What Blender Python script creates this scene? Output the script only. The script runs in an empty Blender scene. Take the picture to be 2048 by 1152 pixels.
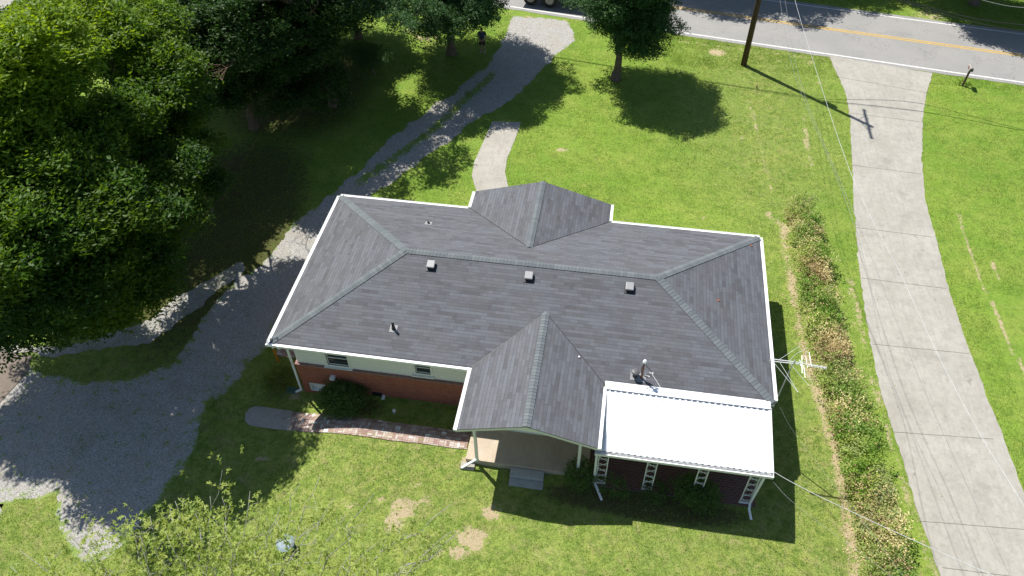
import bpy, bmesh, math, random
import numpy as np
from mathutils import Vector, Matrix
from math import sin, cos, radians, pi, hypot
random.seed(7); rng = np.random.default_rng(7)
scene = bpy.context.scene; COL = scene.collection

# ------------------------------------------------------------------ camera
FPX, CX, CY, CZ, YAW, PIT, ROL = 1532.16, 12.6192, -17.2483, 26.1729, -.1684, .8161, -.0134
fw = np.array([sin(YAW)*cos(PIT), cos(YAW)*cos(PIT), -sin(PIT)])
rt0 = np.array([cos(YAW), -sin(YAW), 0.]); up0 = np.cross(rt0, fw)
rt = cos(ROL)*rt0+sin(ROL)*up0; up = -sin(ROL)*rt0+cos(ROL)*up0
cam = bpy.data.cameras.new('camera'); camo = bpy.data.objects.new('camera', cam); COL.objects.link(camo)
camo.matrix_world = Matrix(((rt[0], up[0], -fw[0], CX), (rt[1], up[1], -fw[1], CY), (rt[2], up[2], -fw[2], CZ), (0, 0, 0, 1)))
cam.sensor_width = 36; cam.lens = FPX/2048*36; cam.clip_start = .1; cam.clip_end = 2000
scene.camera = camo
# ------------------------------------------------------------------ light
SX, SY = .4985, -.4179                      # shadow displacement per metre of height
el = math.atan(1/hypot(SX, SY)); azv = Vector((SX, SY, -1)).normalized()
world = bpy.data.worlds.new('World'); scene.world = world; world.use_nodes = True
wn = world.node_tree; bg = wn.nodes['Background']
sky = wn.nodes.new('ShaderNodeTexSky'); sky.sky_type = 'NISHITA'; sky.sun_disc = False
sky.sun_elevation = el; sky.sun_rotation = math.atan2(-SX, -SY); sky.air_density = 1.1; sky.dust_density = .6; sky.ozone_density = 1.3
wn.links.new(sky.outputs[0], bg.inputs[0]); bg.inputs[1].default_value = .072
sl = bpy.data.lights.new('sun', 'SUN'); sl.energy = 4.7; sl.angle = radians(.5); sl.color = (1, .965, .9)
so = bpy.data.objects.new('sun', sl); COL.objects.link(so); so.rotation_euler = azv.to_track_quat('-Z', 'Y').to_euler()
scene.view_settings.view_transform = 'Standard'; scene.view_settings.look = 'None'
scene.view_settings.exposure = .66; scene.view_settings.gamma = 1

# ------------------------------------------------------------------ terrain and rays
def sst(a, b, x):
    t = np.clip((np.asarray(x, float)-a)/(b-a), 0, 1); return t*t*(3-2*t)
def T(x, y):
    x = np.asarray(x, float); y = np.asarray(y, float)
    b = -.9+.45*sst(.4, 4, x)+.28*sst(7.5, 10.5, x)+.17*sst(11, 13, x)
    b = b+.26*sst(-.5, -1.2, y)*(1-sst(8, 10, x))*sst(-2, 3, x)
    bb = np.where(y > 3, -.9+.9*sst(-1, 6, x), b)
    bb = b+(bb-b)*sst(1, 6, y)
    return bb*(1-sst(5, 17, y))
def P(px, py, z):
    d = rt*(px-1024)/FPX-up*(py-576)/FPX+fw
    t = (z-CZ)/d[2]; return Vector((CX+t*d[0], CY+t*d[1], z))
def G(px, py, o=0):
    z = 0
    for _ in range(25):
        q = P(px, py, z+o); z = float(T(q.x, q.y))
    return Vector((q.x, q.y, z+o))

# ------------------------------------------------------------------ helpers
def tag(o, label=None, cat=None, group=None, kind=None):
    if label: o['label'] = label
    if cat: o['category'] = cat
    if group: o['group'] = group
    if kind: o['kind'] = kind
    return o
def empty(name, loc, label, cat, group=None, rz=0):
    o = bpy.data.objects.new(name, None); COL.objects.link(o); o.location = loc; o.rotation_euler.z = rz
    o.empty_display_size = .1
    return tag(o, label, cat, group)
def mesh_np(name, V, F, mat, parent=None, smooth=False, attrs=None, uv=None):
    """V (n,3), F list/array of faces (all same length arrays allowed)"""
    me = bpy.data.meshes.new(name)
    V = np.asarray(V, np.float32)
    if isinstance(F, np.ndarray):
        k = F.shape[1]; n = F.shape[0]
        me.vertices.add(len(V)); me.vertices.foreach_set('co', V.ravel())
        me.loops.add(n*k); me.loops.foreach_set('vertex_index', F.astype(np.int32).ravel())
        me.polygons.add(n); me.polygons.foreach_set('loop_start', np.arange(0, n*k, k, dtype=np.int32))
        me.update(calc_edges=True)
    else:
        me.from_pydata([tuple(map(float, v)) for v in V], [], F)
    for nm, (dom, arr) in (attrs or {}).items():
        a = me.attributes.new(nm, 'FLOAT', dom); a.data.foreach_set('value', np.asarray(arr, np.float32))
    if uv is not None:
        l = me.uv_layers.new(name='uv'); l.data.foreach_set('uv', np.asarray(uv, np.float32).ravel())
    if mat: me.materials.append(mat)
    if smooth: me.polygons.foreach_set('use_smooth', [True]*len(me.polygons))
    o = bpy.data.objects.new(name, me); COL.objects.link(o)
    if parent: link(o, parent)
    return o
def link(o, parent):
    o.parent = parent
    bpy_mw = Matrix.Identity(4)
    p = parent; ch = []
    while p: ch.append(p); p = p.parent
    for q in reversed(ch): bpy_mw = bpy_mw @ q.matrix_parent_inverse @ Matrix.LocRotScale(q.location, q.rotation_euler, q.scale)
    o.matrix_parent_inverse = bpy_mw.inverted()
class MB:
    def __init__(s): s.v = []; s.f = []
    def add(s, V, F):
        n = len(s.v); s.v += [tuple(v) for v in V]; s.f += [[i+n for i in f] for f in F]; return s
    def box(s, a, b):
        x0, y0, z0 = a; x1, y1, z1 = b
        return s.add([(x0,y0,z0),(x1,y0,z0),(x1,y1,z0),(x0,y1,z0),(x0,y0,z1),(x1,y0,z1),(x1,y1,z1),(x0,y1,z1)],
            [(0,3,2,1),(4,5,6,7),(0,1,5,4),(1,2,6,5),(2,3,7,6),(3,0,4,7)])
    def beam(s, p, q, w, t=None, upv=(0, 0, 1)):
        t = t or w; p = Vector(p); q = Vector(q); d = (q-p).normalized(); u = Vector(upv)
        if abs(d.dot(u)) > .98: u = Vector((0, 1, 0))
        a = d.cross(u).normalized()*w/2; b = a.cross(d).normalized()*t/2
        V = [p-a-b, p+a-b, p+a+b, p-a+b, q-a-b, q+a-b, q+a+b, q-a+b]
        return s.add(V, [(0,1,2,3),(7,6,5,4),(0,4,5,1),(1,5,6,2),(2,6,7,3),(3,7,4,0)])
    def tube(s, pts, r, n=8, cap=True):
        pts = [Vector(p) for p in pts]; R = r if isinstance(r, (list, tuple)) else [r]*len(pts)
        base = len(s.v); prev = None
        for i, p in enumerate(pts):
            d = (pts[min(i+1, len(pts)-1)]-pts[max(i-1, 0)]).normalized()
            if prev is None:
                a = d.orthogonal().normalized()
            else: a = (prev-d*prev.dot(d)).normalized()
            prev = a; b = d.cross(a)
            for k in range(n):
                t = 2*pi*k/n; s.v.append(tuple(p+(a*cos(t)+b*sin(t))*R[i]))
        for i in range(len(pts)-1):
            for k in range(n):
                k2 = (k+1) % n; s.f.append([base+i*n+k, base+i*n+k2, base+(i+1)*n+k2, base+(i+1)*n+k])
        if cap:
            s.f.append([base+k for k in range(n)][::-1]); s.f.append([base+(len(pts)-1)*n+k for k in range(n)])
        return s
    def cyl(s, c, r0, r1, z0, z1, n=20):
        return s.tube([(c[0], c[1], z0), (c[0], c[1], z1)], [r0, r1], n)
    def build(s, name, mat, parent=None, bevel=0, smooth=False):
        o = mesh_np(name, s.v, s.f, mat, parent)
        if bevel:
            m = o.modifiers.new('b', 'BEVEL'); m.width = bevel; m.segments = 2; m.limit_method = 'ANGLE'
        if smooth:
            o.data.polygons.foreach_set('use_smooth', [True]*len(o.data.polygons))
        return o

# ------------------------------------------------------------------ materials
class N:
    def __init__(s, name):
        s.m = bpy.data.materials.new(name); s.m.use_nodes = True; s.t = s.m.node_tree
        s.b = s.t.nodes['Principled BSDF']; s.out = s.t.nodes['Material Output']
    def n(s, ty, **k):
        x = s.t.nodes.new(ty)
        for a, v in k.items(): setattr(x, a, v)
        return x
    def l(s, a, b): s.t.links.new(a, b)
    def put(s, inp, v):
        if isinstance(v, (int, float)): inp.default_value = v
        elif isinstance(v, tuple): inp.default_value = v if len(v) == len(inp.default_value) else v+(1,)
        else: s.l(v, inp)
    def co(s, kind='Object'):
        return s.n('ShaderNodeTexCoord').outputs[kind]
    def pos(s): return s.n('ShaderNodeNewGeometry').outputs['Position']
    def noise(s, sc, det=4, rough=.6, vec=None, dist=0):
        x = s.n('ShaderNodeTexNoise'); x.inputs['Scale'].default_value = sc; x.inputs['Detail'].default_value = det
        x.inputs['Roughness'].default_value = rough; x.inputs['Distortion'].default_value = dist
        s.l(vec if vec is not None else s.pos(), x.inputs['Vector']); return x.outputs['Fac']
    def vor(s, sc, vec=None, out='Color', feat='F1'):
        x = s.n('ShaderNodeTexVoronoi'); x.inputs['Scale'].default_value = sc; x.feature = feat
        s.l(vec if vec is not None else s.pos(), x.inputs['Vector']); return x.outputs[out]
    def ramp(s, f, stops, interp='LINEAR'):
        x = s.n('ShaderNodeValToRGB'); r = x.color_ramp; r.interpolation = interp
        while len(r.elements) < len(stops): r.elements.new(.5)
        for e, (p, c) in zip(r.elements, stops):
            e.position = p; e.color = (c, c, c, 1) if isinstance(c, (int, float)) else c+(1,)
        s.l(f, x.inputs[0]); return x.outputs[0]
    def mix(s, f, a, b, mode='MIX'):
        x = s.n('ShaderNodeMix', data_type='RGBA', blend_type=mode)
        s.put(x.inputs[0], f); s.put(x.inputs[6], a); s.put(x.inputs[7], b); return x.outputs[2]
    def math(s, op, a, b=0, c=0, clamp=False):
        x = s.n('ShaderNodeMath', operation=op, use_clamp=clamp)
        s.put(x.inputs[0], a); s.put(x.inputs[1], b); s.put(x.inputs[2], c); return x.outputs[0]
    def attr(s, nm, out='Fac'):
        x = s.n('ShaderNodeAttribute', attribute_name=nm); return x.outputs[out]
    def sep(s, v):
        x = s.n('ShaderNodeSeparateXYZ'); s.l(v, x.inputs[0]); return x.outputs
    def comb(s, x_, y_, z_=0):
        x = s.n('ShaderNodeCombineXYZ'); s.put(x.inputs[0], x_); s.put(x.inputs[1], y_); s.put(x.inputs[2], z_); return x.outputs[0]
    def white(s, v):
        x = s.n('ShaderNodeTexWhiteNoise', noise_dimensions='3D'); s.l(v, x.inputs['Vector']); return x.outputs['Value']
    def bump(s, h, st, dist=.02):
        x = s.n('ShaderNodeBump'); x.inputs['Strength'].default_value = st; x.inputs['Distance'].default_value = dist
        s.l(h, x.inputs['Height']); s.l(x.outputs[0], s.b.inputs['Normal'])
    def done(s, col, rough=.8, spec=.3, metal=0):
        s.put(s.b.inputs['Base Color'], col); s.put(s.b.inputs['Roughness'], rough)
        s.b.inputs['Specular IOR Level'].default_value = spec; s.b.inputs['Metallic'].default_value = metal
        return s.m
def paint(name, col, rough=.5, var=.12, sc=6, metal=0, spec=.4, bump=0):
    k = N(name); v = k.noise(sc, 5, .65); c = k.mix(k.ramp(v, [(.3, 0.), (.75, 1.)]), col, tuple(x*(1-var) for x in col))
    f = k.noise(sc*9, 3); c = k.mix(k.math('MULTIPLY', f, var*.9), c, tuple(x*.6 for x in col))
    if bump: k.bump(k.noise(sc*12, 4), bump, .01)
    return k.done(c, rough, spec, metal)

def grass_mix(k, dry=None):
    big = k.noise(.12, 4, .6); mid = k.noise(.55, 5, .65); sm = k.noise(5, 5, .7); fine = k.noise(24, 5, .8)
    c = k.mix(k.ramp(big, [(.38, 0.), (.66, 1.)]), (.155, .275, .030), (.22, .335, .042))
    if dry is not None: c = k.mix(dry, c, (.24, .305, .07))
    c = k.mix(k.ramp(mid, [(.42, 0.), (.7, .8)]), c, (.30, .35, .07))
    c = k.mix(k.ramp(k.noise(1.7, 6, .75), [(.48, 0.), (.68, .75)]), c, (.095, .185, .020))
    if dry is not None:
        c = k.mix(k.math('MULTIPLY', k.ramp(k.noise(3.4, 6, .8), [(.46, 0.), (.62, .8)]), dry), c, (.085, .14, .022))
        c = k.mix(k.math('MULTIPLY', k.ramp(k.noise(1.9, 7, .85), [(.49, 0.), (.66, .8)]), dry), c, (.40, .33, .16))
    c = k.mix(k.ramp(k.noise(2.2, 7, .85), [(.57, 0.), (.74, .6)]), c, (.36, .33, .13))
    c = k.mix(k.ramp(sm, [(.32, .6), (.5, 0.)]), c, (.07, .13, .02))
    c = k.mix(k.ramp(fine, [(.34, .8), (.50, 0.)]), c, (.05, .09, .017))
    c = k.mix(k.ramp(k.noise(48, 3, .8), [(.52, 0.), (.7, .75)]), c, (.40, .46, .12))
    return c, fine, sm
def m_ground():
    k = N('lawn'); c, fine, sm = grass_mix(k, k.attr('dry'))
    n = k.math('ADD', k.math('MULTIPLY', k.noise(2.4, 7, .8), 2.2), k.math('MULTIPLY', k.noise(11, 4, .8), 1.3))
    d = k.math('MULTIPLY', k.attr('dirt'), k.math('MULTIPLY', k.math('SUBTRACT', n, 1.22), 2.1))
    dirt = k.mix(k.noise(9, 5, .8), (.32, .24, .145), (.58, .47, .31))
    c = k.mix(k.ramp(d, [(.46, 0.), (.66, .92)]), c, dirt)
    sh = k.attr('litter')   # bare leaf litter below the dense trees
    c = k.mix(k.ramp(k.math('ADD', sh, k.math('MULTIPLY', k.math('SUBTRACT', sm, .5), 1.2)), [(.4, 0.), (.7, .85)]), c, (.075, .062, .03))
    k.bump(k.math('ADD', fine, k.math('MULTIPLY', sm, 1.2)), .9, .05)
    return k.done(c, .9, .15)
def m_gravel():
    k = N('gravel'); g, fine, sm = grass_mix(k)
    v = k.vor(32); s = k.sep(v)[0]
    c = k.mix(s, (.26, .25, .235), (.58, .565, .53))
    c = k.mix(k.ramp(k.noise(70, 2), [(.35, .7), (.5, 0.)]), c, (.10, .10, .105))
    c = k.mix(k.ramp(k.noise(1.1, 6, .7), [(.42, 0.), (.75, .55)]), c, (.34, .29, .22))
    a = k.math('ADD', k.attr('weed'), k.math('ADD', k.math('MULTIPLY', k.math('SUBTRACT', k.noise(2.3, 6, .7), .5), 2.6), k.math('MULTIPLY', k.math('SUBTRACT', k.noise(9, 4, .7), .5), 1.6)))
    c = k.mix(k.ramp(a, [(.50, 0.), (.66, .9)]), c, g)
    k.bump(k.math('ADD', k.vor(32, out='Distance'), fine), .8, .03)
    return k.done(c, .9, .2)
def m_concrete(name, a=(.40, .38, .335), b=(.315, .295, .255), weath=.6):
    k = N(name); c = k.mix(k.ramp(k.noise(.5, 7, .7), [(.35, 0.), (.7, 1.)]), a, b)
    c = k.mix(k.ramp(k.noise(3.3, 6, .75, dist=.6), [(.45, 0.), (.75, weath)]), c, tuple(x*.68 for x in b))
    c = k.mix(k.ramp(k.noise(1.3, 5, .7), [(.58, 0.), (.75, .45)]), c, (.46, .45, .42))
    c = k.mix(k.ramp(k.noise(60, 3, .8), [(.3, .5), (.5, 0.)]), c, (.16, .15, .13))
    c = k.mix(k.ramp(k.noise(.75, 4, .6), [(.56, 0.), (.72, .35)]), c, (.17, .16, .14))
    c = k.mix(k.ramp(k.noise(2.1, 3, .5), [(.68, 0.), (.74, .45)]), c, (.13, .125, .115))
    sn = k.sep(k.pos()); st = k.noise(3.5, 4, .6, vec=k.comb(k.math('MULTIPLY', sn[0], 2.2), k.math('MULTIPLY', sn[1], .18)))
    c = k.mix(k.ramp(st, [(.45, 0.), (.7, .4)]), c, tuple(x*.8 for x in b))
    k.bump(k.noise(45, 4, .7), .3, .01)
    return k.done(c, .9, .25)
def m_asphalt():
    k = N('asphalt'); sp = k.vor(60); s = k.sep(sp)[0]
    c = k.mix(s, (.225, .22, .21), (.32, .31, .295))
    c = k.mix(k.ramp(k.noise(.35, 5, .6), [(.4, 0.), (.7, .5)]), c, (.21, .208, .20))
    cr = k.vor(.16, vec=k.mix(.12, k.pos(), k.n('ShaderNodeTexNoise').outputs['Color']), out='Distance', feat='DISTANCE_TO_EDGE')
    w = k.math('ADD', cr, k.math('MULTIPLY', k.noise(1.2, 5, .7), .012))
    c = k.mix(k.ramp(w, [(.0065, .0), (.0105, 0.)]), c, (.09, .09, .09))
    c = k.mix(k.ramp(k.math('ABSOLUTE', k.math('SUBTRACT', k.noise(.22, 6, .62), .5)), [(.0, .55), (.0022, 0.)]), c, (.10, .10, .10))
    k.bump(k.noise(60, 3), .35, .01)
    return k.done(c, .85, .3)
def m_shingle(name='shingles', a=(.140, .149, .168), b=(.088, .090, .10)):
    k = N(name); uv = k.n('ShaderNodeUVMap', uv_map='uv').outputs[0]; s = k.sep(uv)
    row = k.math('FLOOR', k.math('DIVIDE', s[1], .143))
    off = k.math('MULTIPLY', k.white(k.comb(row, 3.3)), 5.)
    u = k.math('ADD', s[0], off)
    tab = k.math('FLOOR', k.math('DIVIDE', u, .305)); lng = k.math('FLOOR', k.math('DIVIDE', u, .92))
    r1 = k.white(k.comb(tab, row, 1.)); r2 = k.white(k.comb(lng, row, 5.))
    row2 = k.math('FLOOR', k.math('DIVIDE', s[1], .286))
    r3 = k.noise(1., 3, .6, vec=k.comb(k.math('MULTIPLY', s[0], .7), k.math('MULTIPLY', s[1], 2.2)))
    v = k.math('ADD', k.math('MULTIPLY', r1, .38), k.math('ADD', k.math('MULTIPLY', r2, .62), k.math('MULTIPLY', r3, .45)))
    c = k.mix(k.ramp(v, [(.3, 0.), (1.05, 1.)]), b, a)
    hue = k.white(k.comb(lng, row, 9.)); c = k.mix(k.ramp(hue, [(.6, 0.), (.9, .35)]), c, (.122, .124, .135))
    fv = k.math('FRACT', k.math('DIVIDE', s[1], .143)); fu = k.math('FRACT', k.math('DIVIDE', u, .305))
    e1 = k.ramp(fv, [(.0, .75), (.10, .55), (.14, 0.)]); e2 = k.ramp(fu, [(.0, .45), (.03, .45), (.045, 0.)])
    c = k.mix(k.math('MAXIMUM', e1, e2), c, (.05, .05, .055))
    c = k.mix(k.ramp(k.noise(120, 2, .7), [(.3, .35), (.7, 0.)]), c, (.03, .03, .033))
    c = k.mix(k.ramp(k.noise(.7, 6, .7), [(.45, 0.), (.8, .3)]), c, (.10, .092, .082))
    k.bump(k.math('ADD', fv, k.math('MULTIPLY', k.noise(120, 2), .4)), .35, .012)
    return k.done(c, .85, .3)
def m_ridge():
    k = N('ridge_shingles'); a = k.attr('rnd'); c = k.mix(a, (.112, .127, .137), (.150, .167, .175))
    c = k.mix(k.ramp(k.noise(110, 2), [(.3, .4), (.6, 0.)]), c, (.06, .07, .075))
    return k.done(c, .85, .3)
def m_brick(name, c1, c2, mort, sc=(.215, .075), rough=.85, basket=False, ms=.012):
    k = N(name); uv = k.n('ShaderNodeUVMap', uv_map='uv').outputs[0]
    t = k.n('ShaderNodeTexBrick'); t.inputs['Scale'].default_value = 1; t.inputs['Brick Width'].default_value = sc[0]
    t.inputs['Row Height'].default_value = sc[1]; t.inputs['Mortar Size'].default_value = ms/2; t.inputs['Mortar Smooth'].default_value = .2
    t.inputs['Color1'].default_value = c1+(1,); t.inputs['Color2'].default_value = c2+(1,); t.inputs['Mortar'].default_value = mort+(1,)
    t.inputs['Bias'].default_value = -.1; k.l(uv, t.inputs['Vector']); c = t.outputs[0]
    c = k.mix(k.ramp(k.noise(8, 5, .7), [(.4, 0.), (.8, .45)]), c, tuple(x*.5 for x in c1))
    c = k.mix(k.ramp(k.noise(40, 3), [(.6, 0.), (.8, .4)]), c, tuple(min(1, x*1.6) for x in c1))
    k.bump(t.outputs[1], -.5, .01)
    return k.done(c, rough, .2)
def m_pavers():
    k = N('paver_brick'); uv = k.n('ShaderNodeUVMap', uv_map='uv').outputs[0]; s = k.sep(uv)
    cu = k.math('FLOOR', k.math('DIVIDE', s[0], .21)); cv = k.math('FLOOR', k.math('DIVIDE', s[1], .21))
    par = k.math('MODULO', k.math('ABSOLUTE', k.math('ADD', cu, cv)), 2.)
    fu = k.math('FRACT', k.math('DIVIDE', s[0], .21)); fv = k.math('FRACT', k.math('DIVIDE', s[1], .21))
    a = k.mix(par, fu, fv); b = k.mix(par, fv, fu)
    half = k.math('FLOOR', k.math('MULTIPLY', a, 2.)); fa = k.math('FRACT', k.math('MULTIPLY', a, 2.))
    r = k.white(k.comb(cu, cv, half))
    c = k.ramp(r, [(0, (.26, .165, .14)), (.4, (.35, .24, .21)), (.75, (.42, .33, .29)), (.95, (.46, .41, .37)), (.975, (.66, .64, .60))])
    ed = k.math('MAXIMUM', k.math('MAXIMUM', k.ramp(fa, [(.0, 1.), (.09, 0.)]), k.ramp(fa, [(.91, 0.), (1., 1.)])),
                k.math('MAXIMUM', k.ramp(b, [(.0, 1.), (.05, 0.)]), k.ramp(b, [(.95, 0.), (1., 1.)])))
    c = k.mix(ed, c, (.09, .08, .06))
    g, fine, sm = grass_mix(k)
    w = k.math('ADD', k.math('MULTIPLY', ed, .16), k.noise(2.3, 6, .75)); c = k.mix(k.ramp(w, [(.62, 0.), (.70, .9)]), c, g)
    k.bump(k.math('SUBTRACT', 1., ed), .5, .015)
    return k.done(c, .85, .2)
def m_leaf(name, cols, trans=.45, tcol=None, rough=.45):
    k = N(name); a = k.attr('rnd'); n = len(cols)
    c = k.ramp(a, [(i/max(1, n-1), q) for i, q in enumerate(cols)])
    c = k.mix(k.ramp(k.noise(.45, 3), [(.4, 0.), (.7, .4)]), c, tuple(x*.8 for x in cols[-1]))
    k.done(c, max(rough, .5), .18)
    tr = k.n('ShaderNodeBsdfTranslucent'); k.l(k.mix(1., c, tcol or (2.0, 1.9, .7), 'MULTIPLY'), tr.inputs[0])
    ms = k.n('ShaderNodeMixShader'); ms.inputs[0].default_value = trans
    k.l(k.b.outputs[0], ms.inputs[1]); k.l(tr.outputs[0], ms.inputs[2]); k.l(ms.outputs[0], k.out.inputs[0])
    return k.m
def m_bark(name, a=(.10, .075, .055), b=(.19, .155, .12)):
    k = N(name); s = k.sep(k.pos()); v = k.comb(k.math('MULTIPLY', s[0], 3), k.math('MULTIPLY', s[1], 3), k.math('MULTIPLY', s[2], .6))
    n = k.noise(6, 5, .7, vec=v); c = k.mix(k.ramp(n, [(.35, 0.), (.65, 1.)]), a, b); k.bump(n, .8, .03)
    return k.done(c, .9, .2)
M = {}
M['lawn'] = m_ground(); M['gravel'] = m_gravel(); M['asphalt'] = m_asphalt()
M['drive'] = m_concrete('driveway_concrete'); M['slab'] = m_concrete('slab_concrete', (.42, .395, .35), (.33, .31, .27))
M['porchc'] = m_concrete('porch_concrete', (.52, .43, .33), (.44, .36, .28), .35); M['stepc'] = m_concrete('step_concrete', (.46, .46, .45), (.38, .38, .37))
M['shingle'] = m_shingle(); M['ridge'] = m_ridge()
M['brick'] = m_brick('wall_brick', (.36, .095, .05), (.24, .06, .04), (.42, .31, .24))
M['cap'] = m_brick('cap_brick', (.30, .17, .15), (.22, .11, .10), (.33, .29, .27), (.075, .3))
M['paver'] = m_pavers()
M['patiobrick'] = m_pavers()
M['white'] = paint('white_painted_metal', (.80, .81, .80), .4, .06)
M['trim'] = paint('trim_paint', (.76, .76, .74), .5, .08)
M['siding'] = paint('siding_paint', (.80, .79, .77), .6, .06)
M['canopy'] = paint('canopy_enamel', (.84, .85, .86), .35, .12, 2.5)
M['glass'] = N('window_glass').done((.03, .035, .04), .08, .6)
M['dark'] = paint('black_metal', (.03, .03, .032), .5)
M['vent'] = paint('vent_metal', (.30, .30, .31), .45, .1)
M['lead'] = paint('lead_flashing', (.28, .28, .29), .5, .25, 14)
M['rust'] = paint('rusty_pipe', (.22, .09, .05), .8, .5, 20)
M['alu'] = paint('aluminium', (.72, .72, .72), .35, .1, metal=.3)
M['galv'] = paint('galvanised_steel', (.34, .34, .33), .5, .2)
M['yellow'] = paint('yellow_paint', (.62, .30, .03), .5, .2)
M['bark'] = m_bark('bark'); M['palebark'] = m_bark('pale_bark', (.24, .22, .19), (.42, .40, .37)); M['pole'] = m_bark('creosote_wood', (.055, .035, .025), (.11, .075, .05))
M['roadwhite'] = paint('road_line_white', (.72, .72, .70), .7, .3, 8); M['roadyellow'] = paint('road_line_yellow', (.62, .40, .09), .7, .3, 8)
M['cable'] = paint('cable_black', (.02, .02, .022), .5); M['silver'] = paint('cable_silver', (.56, .57, .58), .4, .3, 14); M['greywire'] = paint('wire_grey', (.22, .22, .22), .5)
M['leafA'] = m_leaf('walnut_leaves', [(.018, .048, .010), (.038, .092, .013), (.095, .18, .016), (.20, .29, .02)], .42, (2.1, 1.9, .5))  # dark to bright steps carry the painted shade and sunlit tops
M['leafB'] = m_leaf('wood_leaves', [(.03, .065, .018), (.04, .09, .022), (.055, .11, .022)], .35, (1.4, 1.5, .7))
M['leafP'] = m_leaf('pear_leaves', [(.028, .075, .022), (.045, .105, .032), (.065, .135, .04)], .28, (1.3, 1.5, .6), .32)
M['leafS'] = m_leaf('sweetgum_leaves', [(.20, .29, .06), (.30, .38, .085), (.42, .46, .13)], .4, (1.3, 1.3, .6))
M['bush'] = m_leaf('bush_leaves', [(.06, .12, .03), (.09, .16, .04), (.13, .20, .05)], .3, (1.2, 1.3, .6))
M['shrub'] = m_leaf('shrub_leaves', [(.08, .14, .02), (.13, .19, .035), (.20, .20, .05)], .35, (1.2, 1.3, .6))
M['hedgeG'] = m_leaf('hedge_leaves', [(.12, .24, .03), (.19, .32, .045), (.32, .40, .08), (.36, .40, .20)], .35, (1.2, 1.3, .6))
M['hedgeD'] = m_leaf('dead_leaves', [(.23, .16, .085), (.38, .28, .15), (.54, .44, .20), (.70, .62, .32)], .25, (1.1, 1., .8))
M['twig'] = m_bark('twig_wood', (.14, .09, .06), (.28, .20, .14))
M['blade'] = m_leaf('grass_blades', [(.12, .225, .028), (.18, .305, .04), (.27, .365, .065), (.42, .45, .14)], .35, (1.1, 1.15, .6), .6)

# ------------------------------------------------------------------ polygons (photo pixels -> ground)
def gpoly(pts): return [G(*q) for q in pts]
def inside(poly, X, Y):
    r = np.zeros(X.shape, bool); n = len(poly)
    for i in range(n):
        x0, y0 = poly[i][0], poly[i][1]; x1, y1 = poly[(i+1) % n][0], poly[(i+1) % n][1]
        c = ((y0 > Y) != (y1 > Y)); d = (y1-y0) if y1 != y0 else 1e-9
        r ^= c & (X < (x1-x0)*(Y-y0)/d+x0)
    return r
def pdist(line, X, Y):
    best = np.full(X.shape, 1e9)
    for a, b in zip(line[:-1], line[1:]):
        dx, dy = b[0]-a[0], b[1]-a[1]; t = np.clip(((X-a[0])*dx+(Y-a[1])*dy)/(dx*dx+dy*dy+1e-12), 0, 1)
        best = np.minimum(best, np.hypot(X-a[0]-t*dx, Y-a[1]-t*dy))
    return best
def vnoise(X, Y, sc, seed=0):
    x = np.asarray(X)*sc; y = np.asarray(Y)*sc; r = 0
    for o in range(4):
        k = 2**o; xi = np.floor(x*k); yi = np.floor(y*k); fx = x*k-xi; fy = y*k-yi
        h = lambda a, b: np.modf(np.abs(np.sin(a*127.1+b*311.7+seed*17.3+o*5.1)*43758.5453))[0]
        fx = fx*fx*(3-2*fx); fy = fy*fy*(3-2*fy)
        v = (h(xi, yi)*(1-fx)+h(xi+1, yi)*fx)*(1-fy)+(h(xi, yi+1)*(1-fx)+h(xi+1, yi+1)*fx)*fy
        r = r+v/k
    return r/1.875
def rough_edge(poly, step=.18, amp=.03, seed=0, cs=4.):
    out = []; n = len(poly)
    for i in range(n):
        a = Vector(poly[i][:2]); b = Vector(poly[(i+1) % n][:2]); L = (b-a).length; m = max(1, int(L/step)); nr = Vector((b.y-a.y, a.x-b.x)).normalized()
        for j in range(m):
            q = a+(b-a)*j/m; out.append(q+nr*(float(vnoise(q.x, q.y, cs, seed))-.5)*2*amp*2)
    return out
def sheet(name, poly, mat, off=.004, thick=0, grid=1., parent=None, attrs=None):
    """draped flat sheet cut to a polygon, with optional slab skirt going down"""
    bm = bmesh.new(); vs = [bm.verts.new((q[0], q[1], 0)) for q in poly]; f = bm.faces.new(vs); f.normal_update()
    if f.normal.z < 0: f.normal_flip()
    bmesh.ops.triangulate(bm, faces=bm.faces[:])
    xs = [q[0] for q in poly]; ys = [q[1] for q in poly]
    for ax, lo, hi in ((0, min(xs), max(xs)), (1, min(ys), max(ys))):
        g = math.floor(lo/grid)*grid+grid
        while g < hi:
            co = (g, 0, 0) if ax == 0 else (0, g, 0); no = (1, 0, 0) if ax == 0 else (0, 1, 0)
            bmesh.ops.bisect_plane(bm, geom=bm.verts[:]+bm.edges[:]+bm.faces[:], plane_co=co, plane_no=no, dist=1e-5); g += grid
    X = np.array([v.co.x for v in bm.verts]); Y = np.array([v.co.y for v in bm.verts]); Z = T(X, Y)+off
    for v, z in zip(bm.verts, Z): v.co.z = z
    if thick:
        r = bmesh.ops.extrude_edge_only(bm, edges=[e for e in bm.edges if e.is_boundary])
        for v in r['geom']:
            if isinstance(v, bmesh.types.BMVert): v.co.z -= thick
    me = bpy.data.meshes.new(name); bm.to_mesh(me); bm.free(); me.materials.append(mat)
    uvl = me.uv_layers.new(name='uv')
    for l in me.loops:
        v = me.vertices[l.vertex_index].co; uvl.data[l.index].uv = (v.x, v.y)
    o = bpy.data.objects.new(name, me); COL.objects.link(o)
    if parent: link(o, parent)
    return o

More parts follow.
